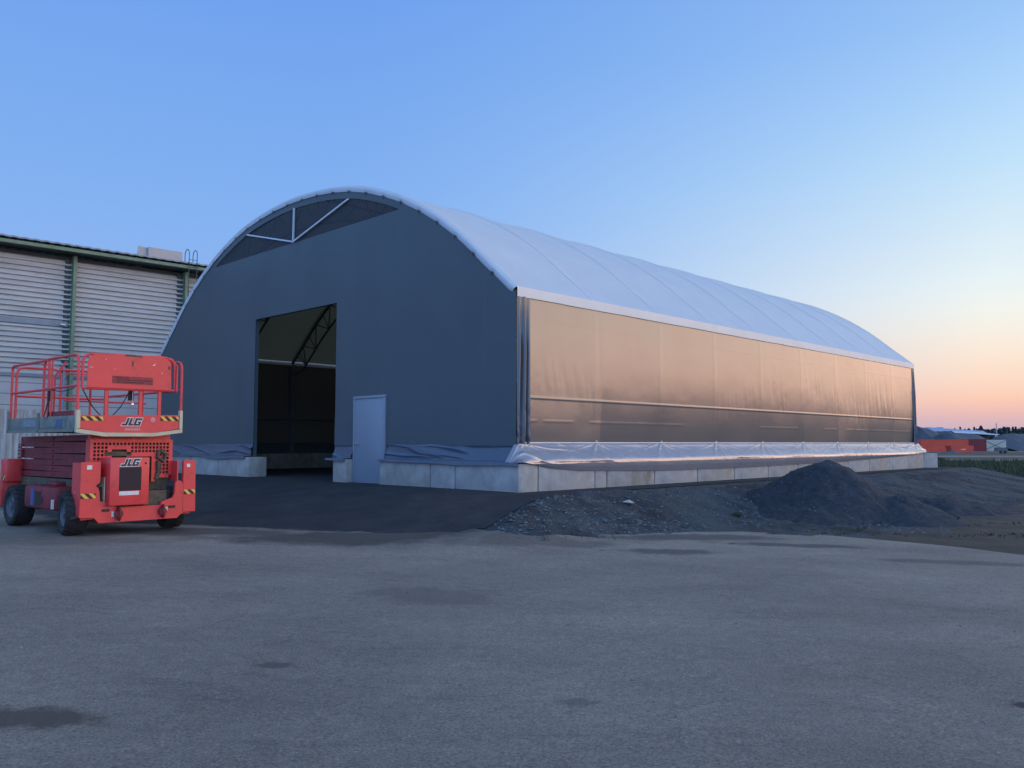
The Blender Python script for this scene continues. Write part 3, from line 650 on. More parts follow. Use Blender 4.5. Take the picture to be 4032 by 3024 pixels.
# steel arches inside: an outer and an inner chord with a zig-zag web, on splayed legs
def arch(t_):
    mb = MB(); o1, o2 = off(-.12), off(-.85)
    sel = [i for i in range(NPF) if abs(PA[i,0]-CU) < 8.75]; outer = [(t_, o1[i,0], o1[i,1]) for i in range(0, NPF, 2)]
    inner = [(t_, o2[i,0], o2[i,1]) for i in range(0, NPF, 2) if abs(o2[i,0]-CU) < 8.1 and o2[i,1] > 3.85]
    for s in (-1, 1):
        y_ = CU+s*8.58; leg = [(t_, y_, .62), (t_, y_, 4.1)]
        mb.bar(leg[0], leg[1], .10, .10)
    mb.tube(outer, .055, 6); mb.tube([(t_, CU-8.58, 3.7)]+inner+[(t_, CU+8.58, 3.7)], .04, 6)
    pts = [i for i in range(6, NPF-6, 3)]
    for k, (i, j) in enumerate(zip(pts[:-1], pts[1:])):
        a, b_ = (o1[i], o2[j]) if k % 2 == 0 else (o2[i], o1[j])
        mb.tube([(t_, a[0], a[1]), (t_, b_[0], b_[1])], .024, 5)
        if k % 2 == 0: mb.tube([(t_, o2[j][0], o2[j][1]), (t_, o1[j][0], o1[j][1])], .02, 5)
    mb.build('steel_arch', m_steel, hall)
for a in ARCH: arch(a if a > 1 else a+.1)
for i in (3, 9, 16, 22, 27, 32, 38, 45, 51):
    q = off(-.09)[i]; MB().tube([(.5, q[0], q[1]), (BT-.1, q[0], q[1])], .035, 6).build('purlin', m_steel, hall)
for y_ in (SU+.12, 2*CU-SU-.12):
    MB().tube([(.5, y_, 1.96), (BT-.1, y_, 1.96)], .03, 6).build('side_rail', m_steel, hall)

# ------------------------------------------------------------------ concrete blocks, each its own object
def cblock(name, t0, t1, u0, u1, label, mi=0, rot=0.0, group='concrete foundation blocks under the hall', z0=-.10, z1=.6, cat='concrete block'):
    ct, cu = (t0+t1)/2, (u0+u1)/2; g_ = .012
    mb = MB().box(-(t1-t0)/2+g_, (t1-t0)/2-g_, -(u1-u0)/2+g_, (u1-u0)/2-g_, z0, z1, ch=.02)
    o = mb.build(name, m_conc[mi], smooth=True); x, y = from_tu(ct, cu)
    o.location = (x, y, .5+random.uniform(-.006,.006)); o.rotation_euler = (0, 0, HALL_ROT+rot+random.uniform(-.004,.004)); return tag(o, label, cat, group)
cblock('concrete_block', 0, .6, 0, 1.92, 'concrete block forming the near corner of the hall')
cblock('concrete_block', .0, .6, 1.92, 2.74, 'short concrete block on the front, next to the near corner block', 0)
cblock('concrete_block', .0, .6, 2.74, 4.62, 'stained concrete block just right of the grey door', 1)
cblock('concrete_block', .0, .6, 5.99, 6.58, 'short concrete block standing between the gate opening and the grey door', 2)
cblock('concrete_block', .0, .6, 10.88, 12.78, 'concrete block at the left jamb of the gate opening', 2)
for k, nm in enumerate(('second', 'third', 'fourth')):
    cblock('concrete_block', 0, .6, 12.78+1.88*k, min(14.66+1.88*k, 18.06), nm+' concrete block leftwards from the gate opening', k % 2)
ordn = ['first long', 'narrow second', 'third, streaked', 'fourth', 'fifth', 'sixth', 'seventh', 'eighth', 'ninth', 'tenth', 'eleventh', 'twelfth', 'thirteenth']
cuts = [.6, 2.46, 2.88, 4.75, 6.67, 8.55, 10.49, 12.4, 14.3, 16.18, 18.04, 19.93, 21.83, 23.66]
for k in range(13):
    cblock('concrete_block', cuts[k], cuts[k+1], 0, .6, ordn[k]+' concrete block past the near corner along the glossy long side', [0,0,1,0,2,0,2,1,2,0,2,0,2][k])
cblock('concrete_block', 23.70, 24.7, -.08, .5, 'last concrete block turned out at the far corner of the long side', 0, rot=-.5)
for k in range(12):
    cblock('concrete_block', .6+1.9*k, 2.5+1.9*k, 2*CU-.6, 2*CU, 'dim concrete block low along the inner far wall of the hall', 2, group='concrete blocks along the inner far wall', cat='concrete block')
m_dir = None

# ------------------------------------------------------------------ scissor lift
LA = R(41.5); LROT = math.pi/2 - LA
lift = thing('scissor_lift', 'red rough terrain scissor lift with lowered railed platform and black tyres', 'scissor lift', (-6.307, 11.812, .175), LROT)
def logo(parent, name, o, ux, s, mats, uz=(0,0,1), n=(0,-1,0), depth=.004):
    """block letters J L G, slanted, dark on a pale outline"""
    o, ux, uz, n = Vector(o), Vector(ux), Vector(uz), Vector(n); sh = .38
    rects = {'J': [(-.12,.36,0,.27),(.30,.60,0,1)], 'L': [(.72,1.02,0,1),(1.0,1.34,0,.27)], 'G': [(1.40,1.70,0,1),(1.68,2.28,0,.25),(1.68,2.28,.75,1),(2.0,2.28,.2,.55),(1.84,2.05,.38,.55)]}
    mb = MB()
    def put(r, e, d, mi):
        x0, x1, z0, z1 = r[0]-e, r[1]+e, r[2]-e, r[3]+e
        q = [(x0+sh*z0, z0), (x1+sh*z0, z0), (x1+sh*z1, z1), (x0+sh*z1, z1)]
        a = [o+ux*(x*s)+uz*(z*s)+n*d for x, z in q]; b2 = [o+ux*(x*s)+uz*(z*s)+n*.0005 for x, z in q]
        mb.add(a+b2, [(0,1,2,3),(7,6,5,4),(0,4,5,1),(1,5,6,2),(2,6,7,3),(3,7,4,0)], mi)
    k = 0
    for L_ in 'JLG':
        for r in rects[L_]: k += 1; put(r, .085, depth*.5+k*.00008, 1)
        for r in rects[L_]: k += 1; put(r, 0, depth+k*.00008, 0)
    return mb.build(name, mats, parent)
def hazard(parent, x0, x1, z0, z1, y, xs=None, side=False, pitch=.118):
    """yellow tape with black slanting bars"""
    mb = MB(); h = z1-z0
    F_ = (lambda x, z, d: (x, y-d, z)) if not side else (lambda x, z, d: (y-d, x, z))
    def q(pts, d, mi): mb.add([F_(a, b_, d) for a, b_ in pts]+[F_(a, b_, .0004) for a, b_ in pts], [tuple(range(len(pts))), tuple(range(2*len(pts)-1, len(pts)-1, -1))]+[(i, (i+1)%len(pts), (i+1)%len(pts)+len(pts), i+len(pts)) for i in range(len(pts))], mi)
    q([(x0,z0),(x1,z0),(x1,z1),(x0,z1)], .003, 0)
    a = x0-h
    while a < x1:
        p = [(a+h*1.0, z0), (a+h*1.0+pitch/2, z0), (a+pitch/2, z1), (a, z1)]
        c = []          # clip to the tape
        def clip(poly, f, inter):
            out = []
            for i in range(len(poly)):
                A, B = poly[i], poly[(i+1)%len(poly)]
                if f(A): out.append(A)
                if f(A) != f(B): out.append(inter(A, B))
            return out
        ix = lambda v: (lambda A, B: (v, A[1]+(B[1]-A[1])*(v-A[0])/(B[0]-A[0])))
        p = clip(p, lambda A: A[0] >= x0, ix(x0)); p = clip(p, lambda A: A[0] <= x1, ix(x1)) if p else p
        if len(p) > 2: q(p, .0045, 1)
        a += pitch
    return mb.build('hazard_tape', [m_yel, m_blk], parent)
# front bumper with wide outer plates
BY0, BY1 = -.24, -.19
bump = [(.09,.28),(.09,1.045),(.11,1.06),(.36,1.065),(.36,.78),(.35,.76),(.31,.735),(.305,.71),(.335,.69),(.35,.64),(.365,.50),(.54,.455),(.60,.40),(1.25,.40),(1.27,.45),(1.44,.50),(1.465,.56),(1.475,.72),(1.50,.755),(1.55,.755),(1.585,.73),(1.60,.68),(1.60,.27),(1.51,.19),(.36,.19),(.29,.265)]
bpr = MB().prism(bump, BY0, BY1)
bpr.prism([(1.603,.275),(1.595,1.045),(1.61,1.065),(1.775,1.065),(1.79,1.05),(1.80,.275)], BY0-.004, BY1+.002)
front = bpr.build('front_bumper', m_lift, lift)
mb = MB(); mb.box(.09,.105, BY1+.001, .06, .30, 1.05); mb.box(1.785,1.80, BY1+.003, .06, .30, 1.05); mb.box(1.52,1.54, BY1+.001, .1, .75, 1.06); mb.box(.355,.37, BY1+.001, .1, .78, 1.06)
mb.box(.13, 1.75, -.17, -.12, .24, .38); mb.build('bumper_return', m_lift, lift)
hazard(front, .095, .30, .545, .615, BY0); hazard(front, 1.61, 1.79, .545, .615, BY0-.004)
mb = MB(); 
for x0, x1 in ((.39,.50),(1.37,1.48)): mb.box(x0, x1, BY0-.003, BY0-.0005, .345, .385)
build_each(mb, 'bumper_slot', m_blk, front)
for x0 in (.62, 1.27):
    mb = MB(); ring = [(x0+.0, BY0-.045+.045*math.cos(a)*1.1, .31+.075*math.sin(a)*1.2) for a in np.linspace(0, 2*math.pi, 18)]
    mb.tube(ring, .018, 6); mb.tube([(x0, BY0, .31), (x0, BY0-.05, .31)], .06, 12); mb.build('towing_eye', m_lift2, front, smooth=True)
mb = MB(); mb.box(.53,.60, BY0-.003, BY0-.0006, .27,.345); mb.box(1.285,1.36, BY0-.003, BY0-.0006, .31,.365); mb.box(.17,.24, BY0-.003, BY0-.0006, .955,1.015); mb.box(1.645,1.70, BY0-.008, BY0-.0046, .96,1.01)
build_each(mb, 'sticker', m_white, front)
# perforated guard above the bumper
p_ = .0545; mb = MB()
def cell(c, k): return .335+c*p_, .335+(c+1)*p_, 1.345-(k+1)*p_, 1.345-k*p_
def ring(x0, x1, z0, z1, e=.0085, y0=.0, y1=.012):
    A = [(x0,z0),(x1,z0),(x1,z1),(x0,z1)]; B = [(x0+e,z0+e),(x1-e,z0+e),(x1-e,z1-e),(x0+e,z1-e)]
    vs = [(a, y0, z) for a, z in A]+[(a, y0, z) for a, z in B]+[(a, y1, z) for a, z in A]+[(a, y1, z) for a, z in B]; fs = []
    for i in range(4):
        j = (i+1) % 4; fs += [(i, j, 4+j, 4+i), (8+i, 12+i, 12+j, 8+j), (4+i, 4+j, 12+j, 12+i)]
    mb.add(vs, fs)
for k in range(12):
    for c in range(21):
        x0, x1, z0, z1 = cell(c, k)
        lat = (k == 0) or (c <= 1 and k <= 6) or (2 <= c <= 3 and k <= 10) or (c >= 10 and k <= 2) or (c >= 17 and k <= 8)
        sol = (c == 4 and 1 <= k <= 10) or (k == 1 and 4 <= c <= 9) or (c == 9 and 1 <= k <= 3) or (k == 3 and 9 <= c <= 16) or (c == 16 and 3 <= k <= 10) or (k == 9 and c >= 17)
        if lat: ring(x0, x1, z0, z1)
        elif sol: mb.box(x0, x1, 0, .012, z0, z1)
mb.box(.30,.335, -.001, .014, .74, 1.345); mb.box(.335+21*p_, 1.53, -.001, .014, .84, 1.345); mb.box(.30, 1.53, -.002, .015, 1.345, 1.385)
mb.build('guard_grille', m_lift, lift)
mb = MB(); mb.box(.30, .318, .016, .16, .74, 1.38); mb.box(1.51, 1.53, .016, .16, .84, 1.38); mb.box(.32, 1.51, .05, .16, 1.36, 1.45); mb.build('guard_return', m_lift, lift)
mb = MB().box(.36, 1.49, .07, .30, .55, 1.33); mb.tube([(1.33, -.02, 1.22),(1.42, -.03, 1.16),(1.38, -.03, 1.05),(1.29, -.02, 1.12),(1.31, -.02, 1.22)], .028, 8); mb.tube([(1.3, -.02, 1.05), (1.31, -.01, .9), (1.28, .0, .78)], .035, 8)
mb.box(.50,.9, .0, .06, 1.14, 1.20); mb.build('engine_bay', m_rust, lift, smooth=True)
mb = MB().prism([(.34,.46),(.56,.46),(.52,.70),(.36,.70)], -.14, -.05); mb.box(1.05, 1.45, -.12, .0, .48, .62); build_each(mb, 'hydraulic_block', m_dark, lift)
eng = MB().box(.455, 1.025, -.33, .05, .43, 1.12, ch=.012).build('engine_cover', m_lift, lift, smooth=True)
MB().box(.585, .905, -.336, -.3305, .64, .98, ch=.002).build('radiator_grille', m_grille, eng)
MB().box(.59, .875, -.335, -.3305, .575, .632).build('sticker', m_white, eng)
MB().tube([(.965,-.336,1.035),(.965,-.328,1.035)], .014, 12).build('latch', m_blk, eng)
logo(eng, 'maker_logo', (.61,-.331,.995), (1,0,0), .105, [m_logo, m_white])
mb = MB().box(.43, .445, -.20, .05, .42, .84); mb.box(1.035, 1.05, -.20, .05, .42, .84); build_each(mb, 'cover_edge', m_beige, lift)
# chassis, axles, wheels
mb = MB(); mb.box(.42, 1.38, -.15, 3.0, .30, .62); mb.box(.40,1.40, .12, .34, .26,.40); mb.box(.40,1.40, 2.2, 2.44, .26,.40); mb.box(.34, 1.46, .1, 3.0, .62, .78); mb.build('chassis', m_rust, lift)
def wheel(x, y, side, steer=0.0):
    e = bpy.data.objects.new('wheel', None); C.objects.link(e); e.parent = lift; e.location = (x, y, .33); e.rotation_euler = (0, 0, steer + (math.pi if side > 0 else 0))
    pf = [(-.13,.205),(-.145,.235),(-.145,.275),(-.12,.305),(-.06,.316),(0,.318),(.06,.316),(.12,.305),(.145,.275),(.145,.235),(.13,.205)]; n = 40
    mb = MB(); G = np.zeros((n+1, len(pf), 3))
    for i in range(n+1):
        a = 2*math.pi*i/n
        for j, (w_, r_) in enumerate(pf): G[i,j] = (w_, r_*math.cos(a), r_*math.sin(a))
    mb.grid(G)
    for i in range(20):
        for s in (-1, 1):
            a0 = 2*math.pi*(i+(.25 if s > 0 else -.25))/20; vs = []
            for (w_, r_, da) in ((.012,.312,.12),(.125,.300,-.06),(.147,.265,-.10)):
                for r2 in (r_, r_+.018):
                    for dd in (-.045, .045):
                        a = a0+da+dd; vs.append((s*w_, r2*math.cos(a), r2*math.sin(a)))
            mb.add(vs, [(0,1,3,2),(2,3,7,6),(6,7,11,10),(0,2,6,4),(1,5,7,3),(4,6,10,8),(5,9,11,7),(8,10,11,9)])
    mb.build('tyre', m_black, e, smooth=True)
    mb = MB(); pr = [(-.118,.21),(-.128,.195),(-.10,.185),(-.085,.15),(-.10,.10),(-.10,.06),(-.125,.055),(-.13,.0)]; G = np.zeros((33, len(pr), 3))
    for i in range(33):
        a = 2*math.pi*i/32
        for j, (w_, r_) in enumerate(pr): G[i,j] = (w_, r_*math.cos(a), r_*math.sin(a))
    mb.grid(G)
    for k in range(5): a = 2*math.pi*k/5; mb.tube([(-.10,.08*math.cos(a),.08*math.sin(a)),(-.118,.08*math.cos(a),.08*math.sin(a))], .011, 6)
    mb.build('rim', m_rim, e, smooth=True); return e
wheel(.17, .20, -1, -.16); wheel(1.62, .20, 1, -.16); wheel(.17, 2.38, -1); wheel(1.62, 2.38, 1)
for x_ in (.2, 1.6):
    MB().prism([(x_-.17,.30),(x_+.17,.30),(x_+.2,.268),(x_+.19,.262),(x_+.0,.285),(x_-.2,.262)], -.19, -.12).build('mudguard', m_dark, lift)
# tool box between the wheels
bx = MB().box(.06, .42, .56, 1.86, .33, .68, ch=.05); bx.box(.2,.4,.95,1.3,.68,.74, ch=.015)
bx = bx.build('side_box', m_lift2, lift, smooth=True)
mb = MB().box(.056, .0595, 1.15, 1.38, .38, .60); mb.box(.052,.0565, 1.07, 1.14, .42, .52); mb.build('valve_opening', m_dark, bx)
MB().box(.056, .0592, 1.43, 1.55, .38, .64).build('sticker', m_blue, bx)
MB().box(.02,.056, .60,.62, .36,.50).build('bracket', m_white, bx)
# rear plates
rb_ = MB(); rb_.box(.10, .34, 2.80, 3.05, .70, 1.07, ch=.01); rb_.box(.09, 1.80, 3.0, 3.08, .30, 1.06, ch=.01); rb_ = rb_.build('rear_bumper', m_lift, lift, smooth=True)
hazard(rb_, 2.86, 3.04, .72, .79, .10, side=True)
# scissor stack
for k in range(7):
    z = .80+k*.093; s = .008 if k % 2 else -.008
    for j, x_ in enumerate((.335, 1.425)):
        MB().add([(x_,.10,z-s),(x_+.06,.10,z-s),(x_+.06,2.92,z+s),(x_,2.92,z+s),(x_,.10,z+.086-s),(x_+.06,.10,z+.086-s),(x_+.06,2.92,z+.086+s),(x_,2.92,z+.086+s)],
             [(0,3,2,1),(4,5,6,7),(0,1,5,4),(1,2,6,5),(2,3,7,6),(3,0,4,7)]).build('scissor_arm', m_lift2, lift)
mb = MB()
for l_ in (.2, 1.5, 2.8):
    for k in range(6): mb.tube([(.40,l_,.85+k*.093),(1.42,l_,.85+k*.093)], .025, 8)
mb.box(.46, 1.36, .25, 2.7, .80, 1.40); mb.build('cross_tubes_light_block', m_dark, lift)  # real cross tubes, plus a dark inner box added to block light
mb = MB()
for l_ in (.16, 1.5, 2.86):
    for k in range(7): mb.tube([(.325,l_,.838+k*.093),(.336,l_,.838+k*.093)], .024, 10)
build_each(mb, 'pivot_pin', m_lift2, lift, smooth=True)
mb = MB()
for k in range(9):
    for c in range(4):
        if k in (3,): continue
        x0 = .30; y0_ = 2.74+c*.052; z0 = .80+k*.058
        A = [(y0_,z0),(y0_+.052,z0),(y0_+.052,z0+.058),(y0_,z0+.058)]; e_ = .012; B = [(y0_+e_,z0+e_),(y0_+.052-e_,z0+e_),(y0_+.052-e_,z0+.058-e_),(y0_+e_,z0+.058-e_)]
        mb.add([(x0,a,z) for a, z in A]+[(x0,a,z) for a, z in B], [(i,(i+1)%4,4+(i+1)%4,4+i) for i in range(4)])
mb.build('rear_guard', m_lift2, lift)
# platform
mb = MB(); mb.box(.06, 1.58, -.10, 2.60, 1.50, 1.56); pl = mb.build('platform_deck', m_rust, lift)
for x0, x1 in ((.03,.058),(1.582,1.61)):
    MB().box(x0, x1, -.12, 2.62, 1.49, 1.725, ch=.004).build('deck_side', m_deck, lift, smooth=True)
mb = MB(); mb.box(.012,.029, -.10, 2.60, 1.49, 1.53); mb.box(.012,.0295, 1.22, 1.30, 1.50, 1.79); mb.box(.012,.0297, 2.54, 2.62, 1.50, 1.84); mb.build('deck_rail', m_deck, lift)
ds = MB().box(.022,.0285, .20, 1.16, 1.56, 1.69).build('side_decal', m_deck, lift)
logo(ds, 'maker_logo', (.022,.60,1.565), (0,-1,0), .11, [m_blue, m_deck], n=(-1,0,0), depth=.003)
MB().box(.0235,.0285, 1.36, 1.9, 1.58, 1.69).build('side_decal', mat('decal_pale_blue', (.20,.245,.28), .6, var=.2, vscale=14), lift)
fas = [(.075,1.54),(.41,1.485),(1.14,1.485),(1.53,1.55),(1.53,1.745),(1.52,1.76),(.08,1.73),(.075,1.72)]
fascia = MB().prism(fas, -.185, -.15).build('front_fascia', m_lift, lift)
mb = MB(); mb.prism([(.02,1.48),(.41,1.425),(1.14,1.43),(1.58,1.49),(1.58,1.545),(1.14,1.483),(.41,1.482),(.02,1.538)], -.20, -.14)
mb.prism([(.02,1.54),(.072,1.54),(.072,1.79),(.055,1.80),(.02,1.80)], -.20, -.145); mb.prism([(1.533,1.55),(1.58,1.547),(1.58,1.83),(1.535,1.83)], -.20, -.145); mb.build('fascia_frame', m_beige, lift)
hazard(fascia, .09, .39, 1.65, 1.712, -.185); hazard(fascia, 1.235, 1.52, 1.668, 1.735, -.185)
logo(fascia, 'maker_logo', (.665,-.1855,1.588), (1,0,0), .112, [m_logo, m_white])
mb = MB(); mb.box(.70,.93,-.188,-.1855,1.515,1.55); mb.build('faded_lettering', mat('faded_mark', (.66,.25,.24), .7, var=.4, vscale=60), fascia)
MB().tube([(1.12,-.1875,1.68),(1.12,-.1853,1.68)], .038, 12).build('scuff_mark', mat('scuff', (.62,.30,.32), .7, var=.2, vscale=20), fascia)
# rails
def rail(name, pts, r=.02, bend=None, m=m_lift):
    P = [Vector(p) for p in pts]
    if bend:
        out = [P[0]]
        for i in range(1, len(P)-1):
            a, b_, c = P[i-1], P[i], P[i+1]; p1 = b_+(a-b_).normalized()*bend; p2 = b_+(c-b_).normalized()*bend
            for k in range(6): t = k/5; out.append(p1*(1-t)**2+b_*2*t*(1-t)+p2*t*t)
        P = out+[P[-1]]
    return MB().tube(P, r, 8).build(name, m, lift, smooth=True)
rail('guard_rail', [(.055,-.12,1.56),(.055,-.12,2.60),(.055,1.18,2.60),(.055,1.18,1.56)], .021, .14)
rail('guard_rail', [(.055,.98,1.56),(.055,.98,2.585),(.055,2.58,2.585),(.055,2.58,1.56)], .021, .08)
rail('guard_rail', [(.055,-.12,2.15),(.055,1.18,2.15)]); rail('guard_rail', [(.055,1.0,2.14),(.055,2.56,2.14)])
rail('guard_rail', [(1.585,-.12,1.70),(1.585,-.12,2.60),(1.585,1.3,2.60),(1.585,1.3,1.56)], .021, .14)
rail('guard_rail', [(1.585,1.2,1.56),(1.585,1.2,2.58),(1.585,2.58,2.58),(1.585,2.58,1.56)], .021, .14)
rail('guard_rail', [(1.585,-.12,2.15),(1.585,2.56,2.15)])
rail('guard_rail', [(.12,2.58,1.56),(.12,2.58,2.58),(.80,2.58,2.58),(.80,2.58,1.56)], .020, .14)
rail('guard_rail', [(.80,2.58,2.58),(1.56,2.58,2.58)]); rail('guard_rail', [(.12,2.58,2.10),(1.56,2.58,2.10)])
rail('guard_rail', [(.30,1.02,2.40),(1.56,1.02,2.40)], .014); rail('guard_rail', [(.30,1.02,1.98),(1.56,1.02,1.98)], .014)
rail('gate_post', [(.16,1.05,1.56),(.16,1.05,2.35),(.30,1.0,2.58)], .016); rail('gate_post', [(.055,.86,1.56),(.055,.86,2.58)], .016)
mb = MB().box(.07,.10, .1, 1.05, 1.73, 1.80); mb.build('kick_board', m_lift2, lift)
for x_ in (.45, .95, 1.24): MB().box(x_-.022, x_+.022, -.135, -.095, 1.73, 2.125).build('front_post', m_lift, lift)
rail('guard_rail', [(.47,.5,1.56),(.47,.5,2.15)], .018); 
fr2 = [(.105,2.115),(.105,2.50),(.125,2.57),(.20,2.61),(.30,2.615),(.36,2.618),(1.20,2.635),(1.33,2.635),(1.41,2.60),(1.45,2.54),(1.46,2.135)]
mb = MB(); mb.tube([(a, -.135, z) for a, z in fr2]+[(.105,-.135,2.115)], .021, 8); mb.build('panel_frame', m_lift, lift, smooth=True)
pn = MB().prism([(.16,2.13),(.16,2.50),(.19,2.57),(.26,2.612),(1.24,2.635),(1.33,2.62),(1.39,2.56),(1.40,2.14)], -.165, -.158).build('front_panel', m_lift, lift)
rail('panel_frame', [(1.50,-.13,2.12),(1.50,-.13,2.52),(1.42,-.13,2.62),(1.2,-.13,2.65)], .018)
MB().box(.51, 1.11, -.169, -.1655, 2.205, 2.315).build('faded_sign', m_sign, pn)
m_dkred = mat('sign_dark_text', (.10,.02,.025), .7)
for k, (a, b_) in enumerate(((.57,.76),(.57,1.09),(.57,.98))):
    MB().box(a, b_, -.1705, -.1695, 2.287-k*.032, 2.299-k*.032).build('faded_lettering', m_dkred, pn)
mb = MB(); mb.box(.79,.81,-.168,-.1655,2.47,2.55); mb.box(1.345,1.375,-.168,-.1655,2.46,2.51)
mb.prism([(.68,2.612),(.95,2.618),(.92,2.635),(.86,2.632),(.80,2.645),(.70,2.640)], -.1685, -.157); build_each(mb, 'scrape_mark', m_rust, pn)
mb = MB(); mb.prism([(1.09,2.50),(1.14,2.505),(1.135,2.545),(1.125,2.52)], -.168, -.1655); mb.prism([(1.24,2.385),(1.255,2.385),(1.25,2.41)], -.168, -.1655); mb.prism([(.40,2.545),(.42,2.54),(.415,2.555)], -.168, -.1655); build_each(mb, 'paint_chip', m_white, pn)
def curve(p, q, sag_, n=14): p, q = Vector(p), Vector(q); return [p.lerp(q, i/n)+Vector((0,0,-sag_*4*(i/n)*(1-i/n))) for i in range(n+1)]
for pts in (curve((.10,-.10,2.16),(.43,-.05,1.72),.06), curve((.84,-.02,2.14),(.50,.0,1.70),.10), [(.04,.93,1.97),(.03,.98,1.85),(.03,1.06,1.74),(.03,1.0,1.66),(.03,.92,1.70),(.03,.88,1.82),(.04,.92,1.97)], curve((.05,.0,2.12),(.05,.86,2.13),.035)):
    MB().tube(pts, .0075, 6).build('cable', m_hose, lift, smooth=True)
mb = MB(); mb.tube([(.86,-.06,2.12),(.86,-.06,1.93)], .002, 5); mb.box(.84,.88,-.08,-.04,1.89,1.93, ch=.01); mb.build('hanging_shackle', m_metal, lift)
mb = MB(); mb.box(.93,.99,.2,.26,1.98,2.14); mb.box(.03,.07,.91,.95,1.96,2.12); build_each(mb, 'control_box', m_dark, lift)

# ------------------------------------------------------------------ old industrial building on the left
BA = R(46.5); bld = thing('industrial_building', 'old warehouse clad in grey corrugated sheets with green steel columns and ladder', 'warehouse', (-16.357, 32.662, 0), math.pi/2-BA)
m_sheet = mat('corrugated_grey_sheet', (.47,.455,.43), .5, var=.18, vscale=1.4, bump=.002, bscale=9, stretch=(.4,1,3))
m_panel = mat('smooth_wall_panel', (.50,.475,.45), .7, var=.08, vscale=1.2)
m_green = mat('green_steel_paint', (.16,.235,.145), .55, var=.25, vscale=3)
m_greend = mat('dark_green_steel', (.045,.06,.05), .6, var=.3, vscale=3)
m_rooft = mat('corrugated_roof_sheet', (.22,.25,.29), .45, metal=.3, var=.15, vscale=2)
m_lowcor = mat('weathered_white_sheet', (.62,.61,.56), .7, var=.3, vscale=3.5, vcol=(.34,.26,.22), stretch=(3,3,.4))
BX0, BX1 = -16.0, 34.0
cols = [-14.10, -9.73, -5.36, -.99, 3.38, 7.75, 12.12, 16.5, 20.9, 25.3, 29.7]
def corr_h(x0, x1, z0, z1, y, p=.195, d=.085, out=1):
    mb = MB(); z = z0; pts = []
    while z < z1-.01:
        for f_, o_ in ((0,0),(.12,d),(.52,d*.85),(.62,.35*d),(.78,.3*d),(.86,0)):
            pts.append((y-o_, min(z+f_*p, z1)))
        z += p
    pts.append((y, z1)); G = np.zeros((2, len(pts), 3)); G[0,:,0] = x0; G[1,:,0] = x1
    G[:,:,1] = [q[0] for q in pts]; G[:,:,2] = [q[1] for q in pts]; return mb.grid(G)
edges = [BX0]+cols+[BX1]
for a, b_ in zip(edges[:-1], edges[1:]):
    corr_h(a+.02, b_-.02, 4.12, 8.62, .28).build('corrugated_cladding', m_sheet, bld, fix=False)
mb = MB()
for k in range(6): mb.box(BX0, BX1, .27, .34, 1.70+k*.42-.015, 2.105+k*.42-.015, ch=.006)
mb.build('lower_wall', m_panel, bld)
mb = MB().box(BX0, BX1, .335, 12.0, -.3, 8.8); mb.build('wall_core', m_greend, bld)
MB().box(BX0, BX1, .20, .27, 4.02, 4.15).build('ledge_flashing', m_rooft, bld)
MB().box(cols[2]+.1, cols[3]-.14, .18, .25, 6.02, 6.22).build('wall_flashing', m_rooft, bld)
for c in cols:
    mb = MB(); mb.box(c-.065, c+.055, -.05, -.035, .1, 8.80); mb.box(c-.065, c+.055, .235, .25, .1, 8.80); mb.box(c-.055, c-.045, -.035, .235, .1, 8.80)
    mb.box(c-.08, c+.07, -.052, .0, 8.55, 8.62); mb.build('steel_column', m_green, bld)
    MB().box(c-.30, c-.09, .205, .262, 4.15, 8.7).build('web_shade_strip', m_greend, bld)  # dark strip paints the shaded web beside the column flange
mb = MB(); mb.box(BX0, BX1, -.62, -.50, 8.84, 8.97, ch=.008); mb.build('eave_beam', m_green, bld)
MB().box(BX0, BX1, -.497, .3, 8.86, 8.93).build('soffit', m_greend, bld)  # dark colour stands for the shade under the overhang
# corrugated roof sheet running up from the eave
xs = np.arange(BX0, BX1, .09); zc = np.array([0,.018,.018,0]*((len(xs)//4)+1))[:len(xs)]
G = np.zeros((len(xs), 2, 3)); G[:,:,0] = xs[:, None]; G[:,0,1] = -.70; G[:,1,1] = 12.5; G[:,0,2] = 9.03+zc; G[:,1,2] = 9.9+zc
G2 = G.copy(); G2[:,1] = G[:,0]; G2[:,1,2] += .06
rf = MB().grid(G).grid(G2).build('roof', m_rooft, bld, fix=False)
mb = MB()
for c in np.arange(BX0, BX1, .45): mb.box(c, c+.03, -.60, -.52, 8.98, 9.03)
mb.build('sheet_clips', m_greend, rf)
vu = MB().box(2.2, 3.66, 1.2, 2.6, 9.40, 9.92, ch=.015); vu.box(1.82, 2.17, 1.35, 1.40, 9.40, 9.92); vu.box(1.86, 2.18, 1.45, 2.4, 9.30, 9.55); vu.box(2.0,3.6,1.3,2.4,9.05,9.42)
vu.build('ventilation_unit', mat('vent_beige', (.42,.39,.36), .5, var=.08), rf)
mb = MB()
for x_ in (3.18, 3.52):
    hoop = [(x_, -.72, .5), (x_, -.72, 9.45)]+[(x_, -.72+.22*(1-math.cos(a)), 9.45+.22*math.sin(a)) for a in np.linspace(.2, math.pi, 9)]+[(x_, -.28, 9.1)]
    mb.tube(hoop, .017, 6)
z = .8
while z < 9.3: mb.tube([(3.18,-.72,z),(3.52,-.72,z)], .011, 5); z += .3
mb.build('ladder', m_greend, bld, smooth=True)
MB().tube([(-1.24,-.02,.2),(-1.24,-.02,4.35),(-1.24,.12,4.5)], .055, 10).build('downpipe', m_rooft, bld, smooth=True)
MB().box(-1.42,-1.24, .02,.12, 6.06,6.11).build('wall_lamp', m_white, bld)
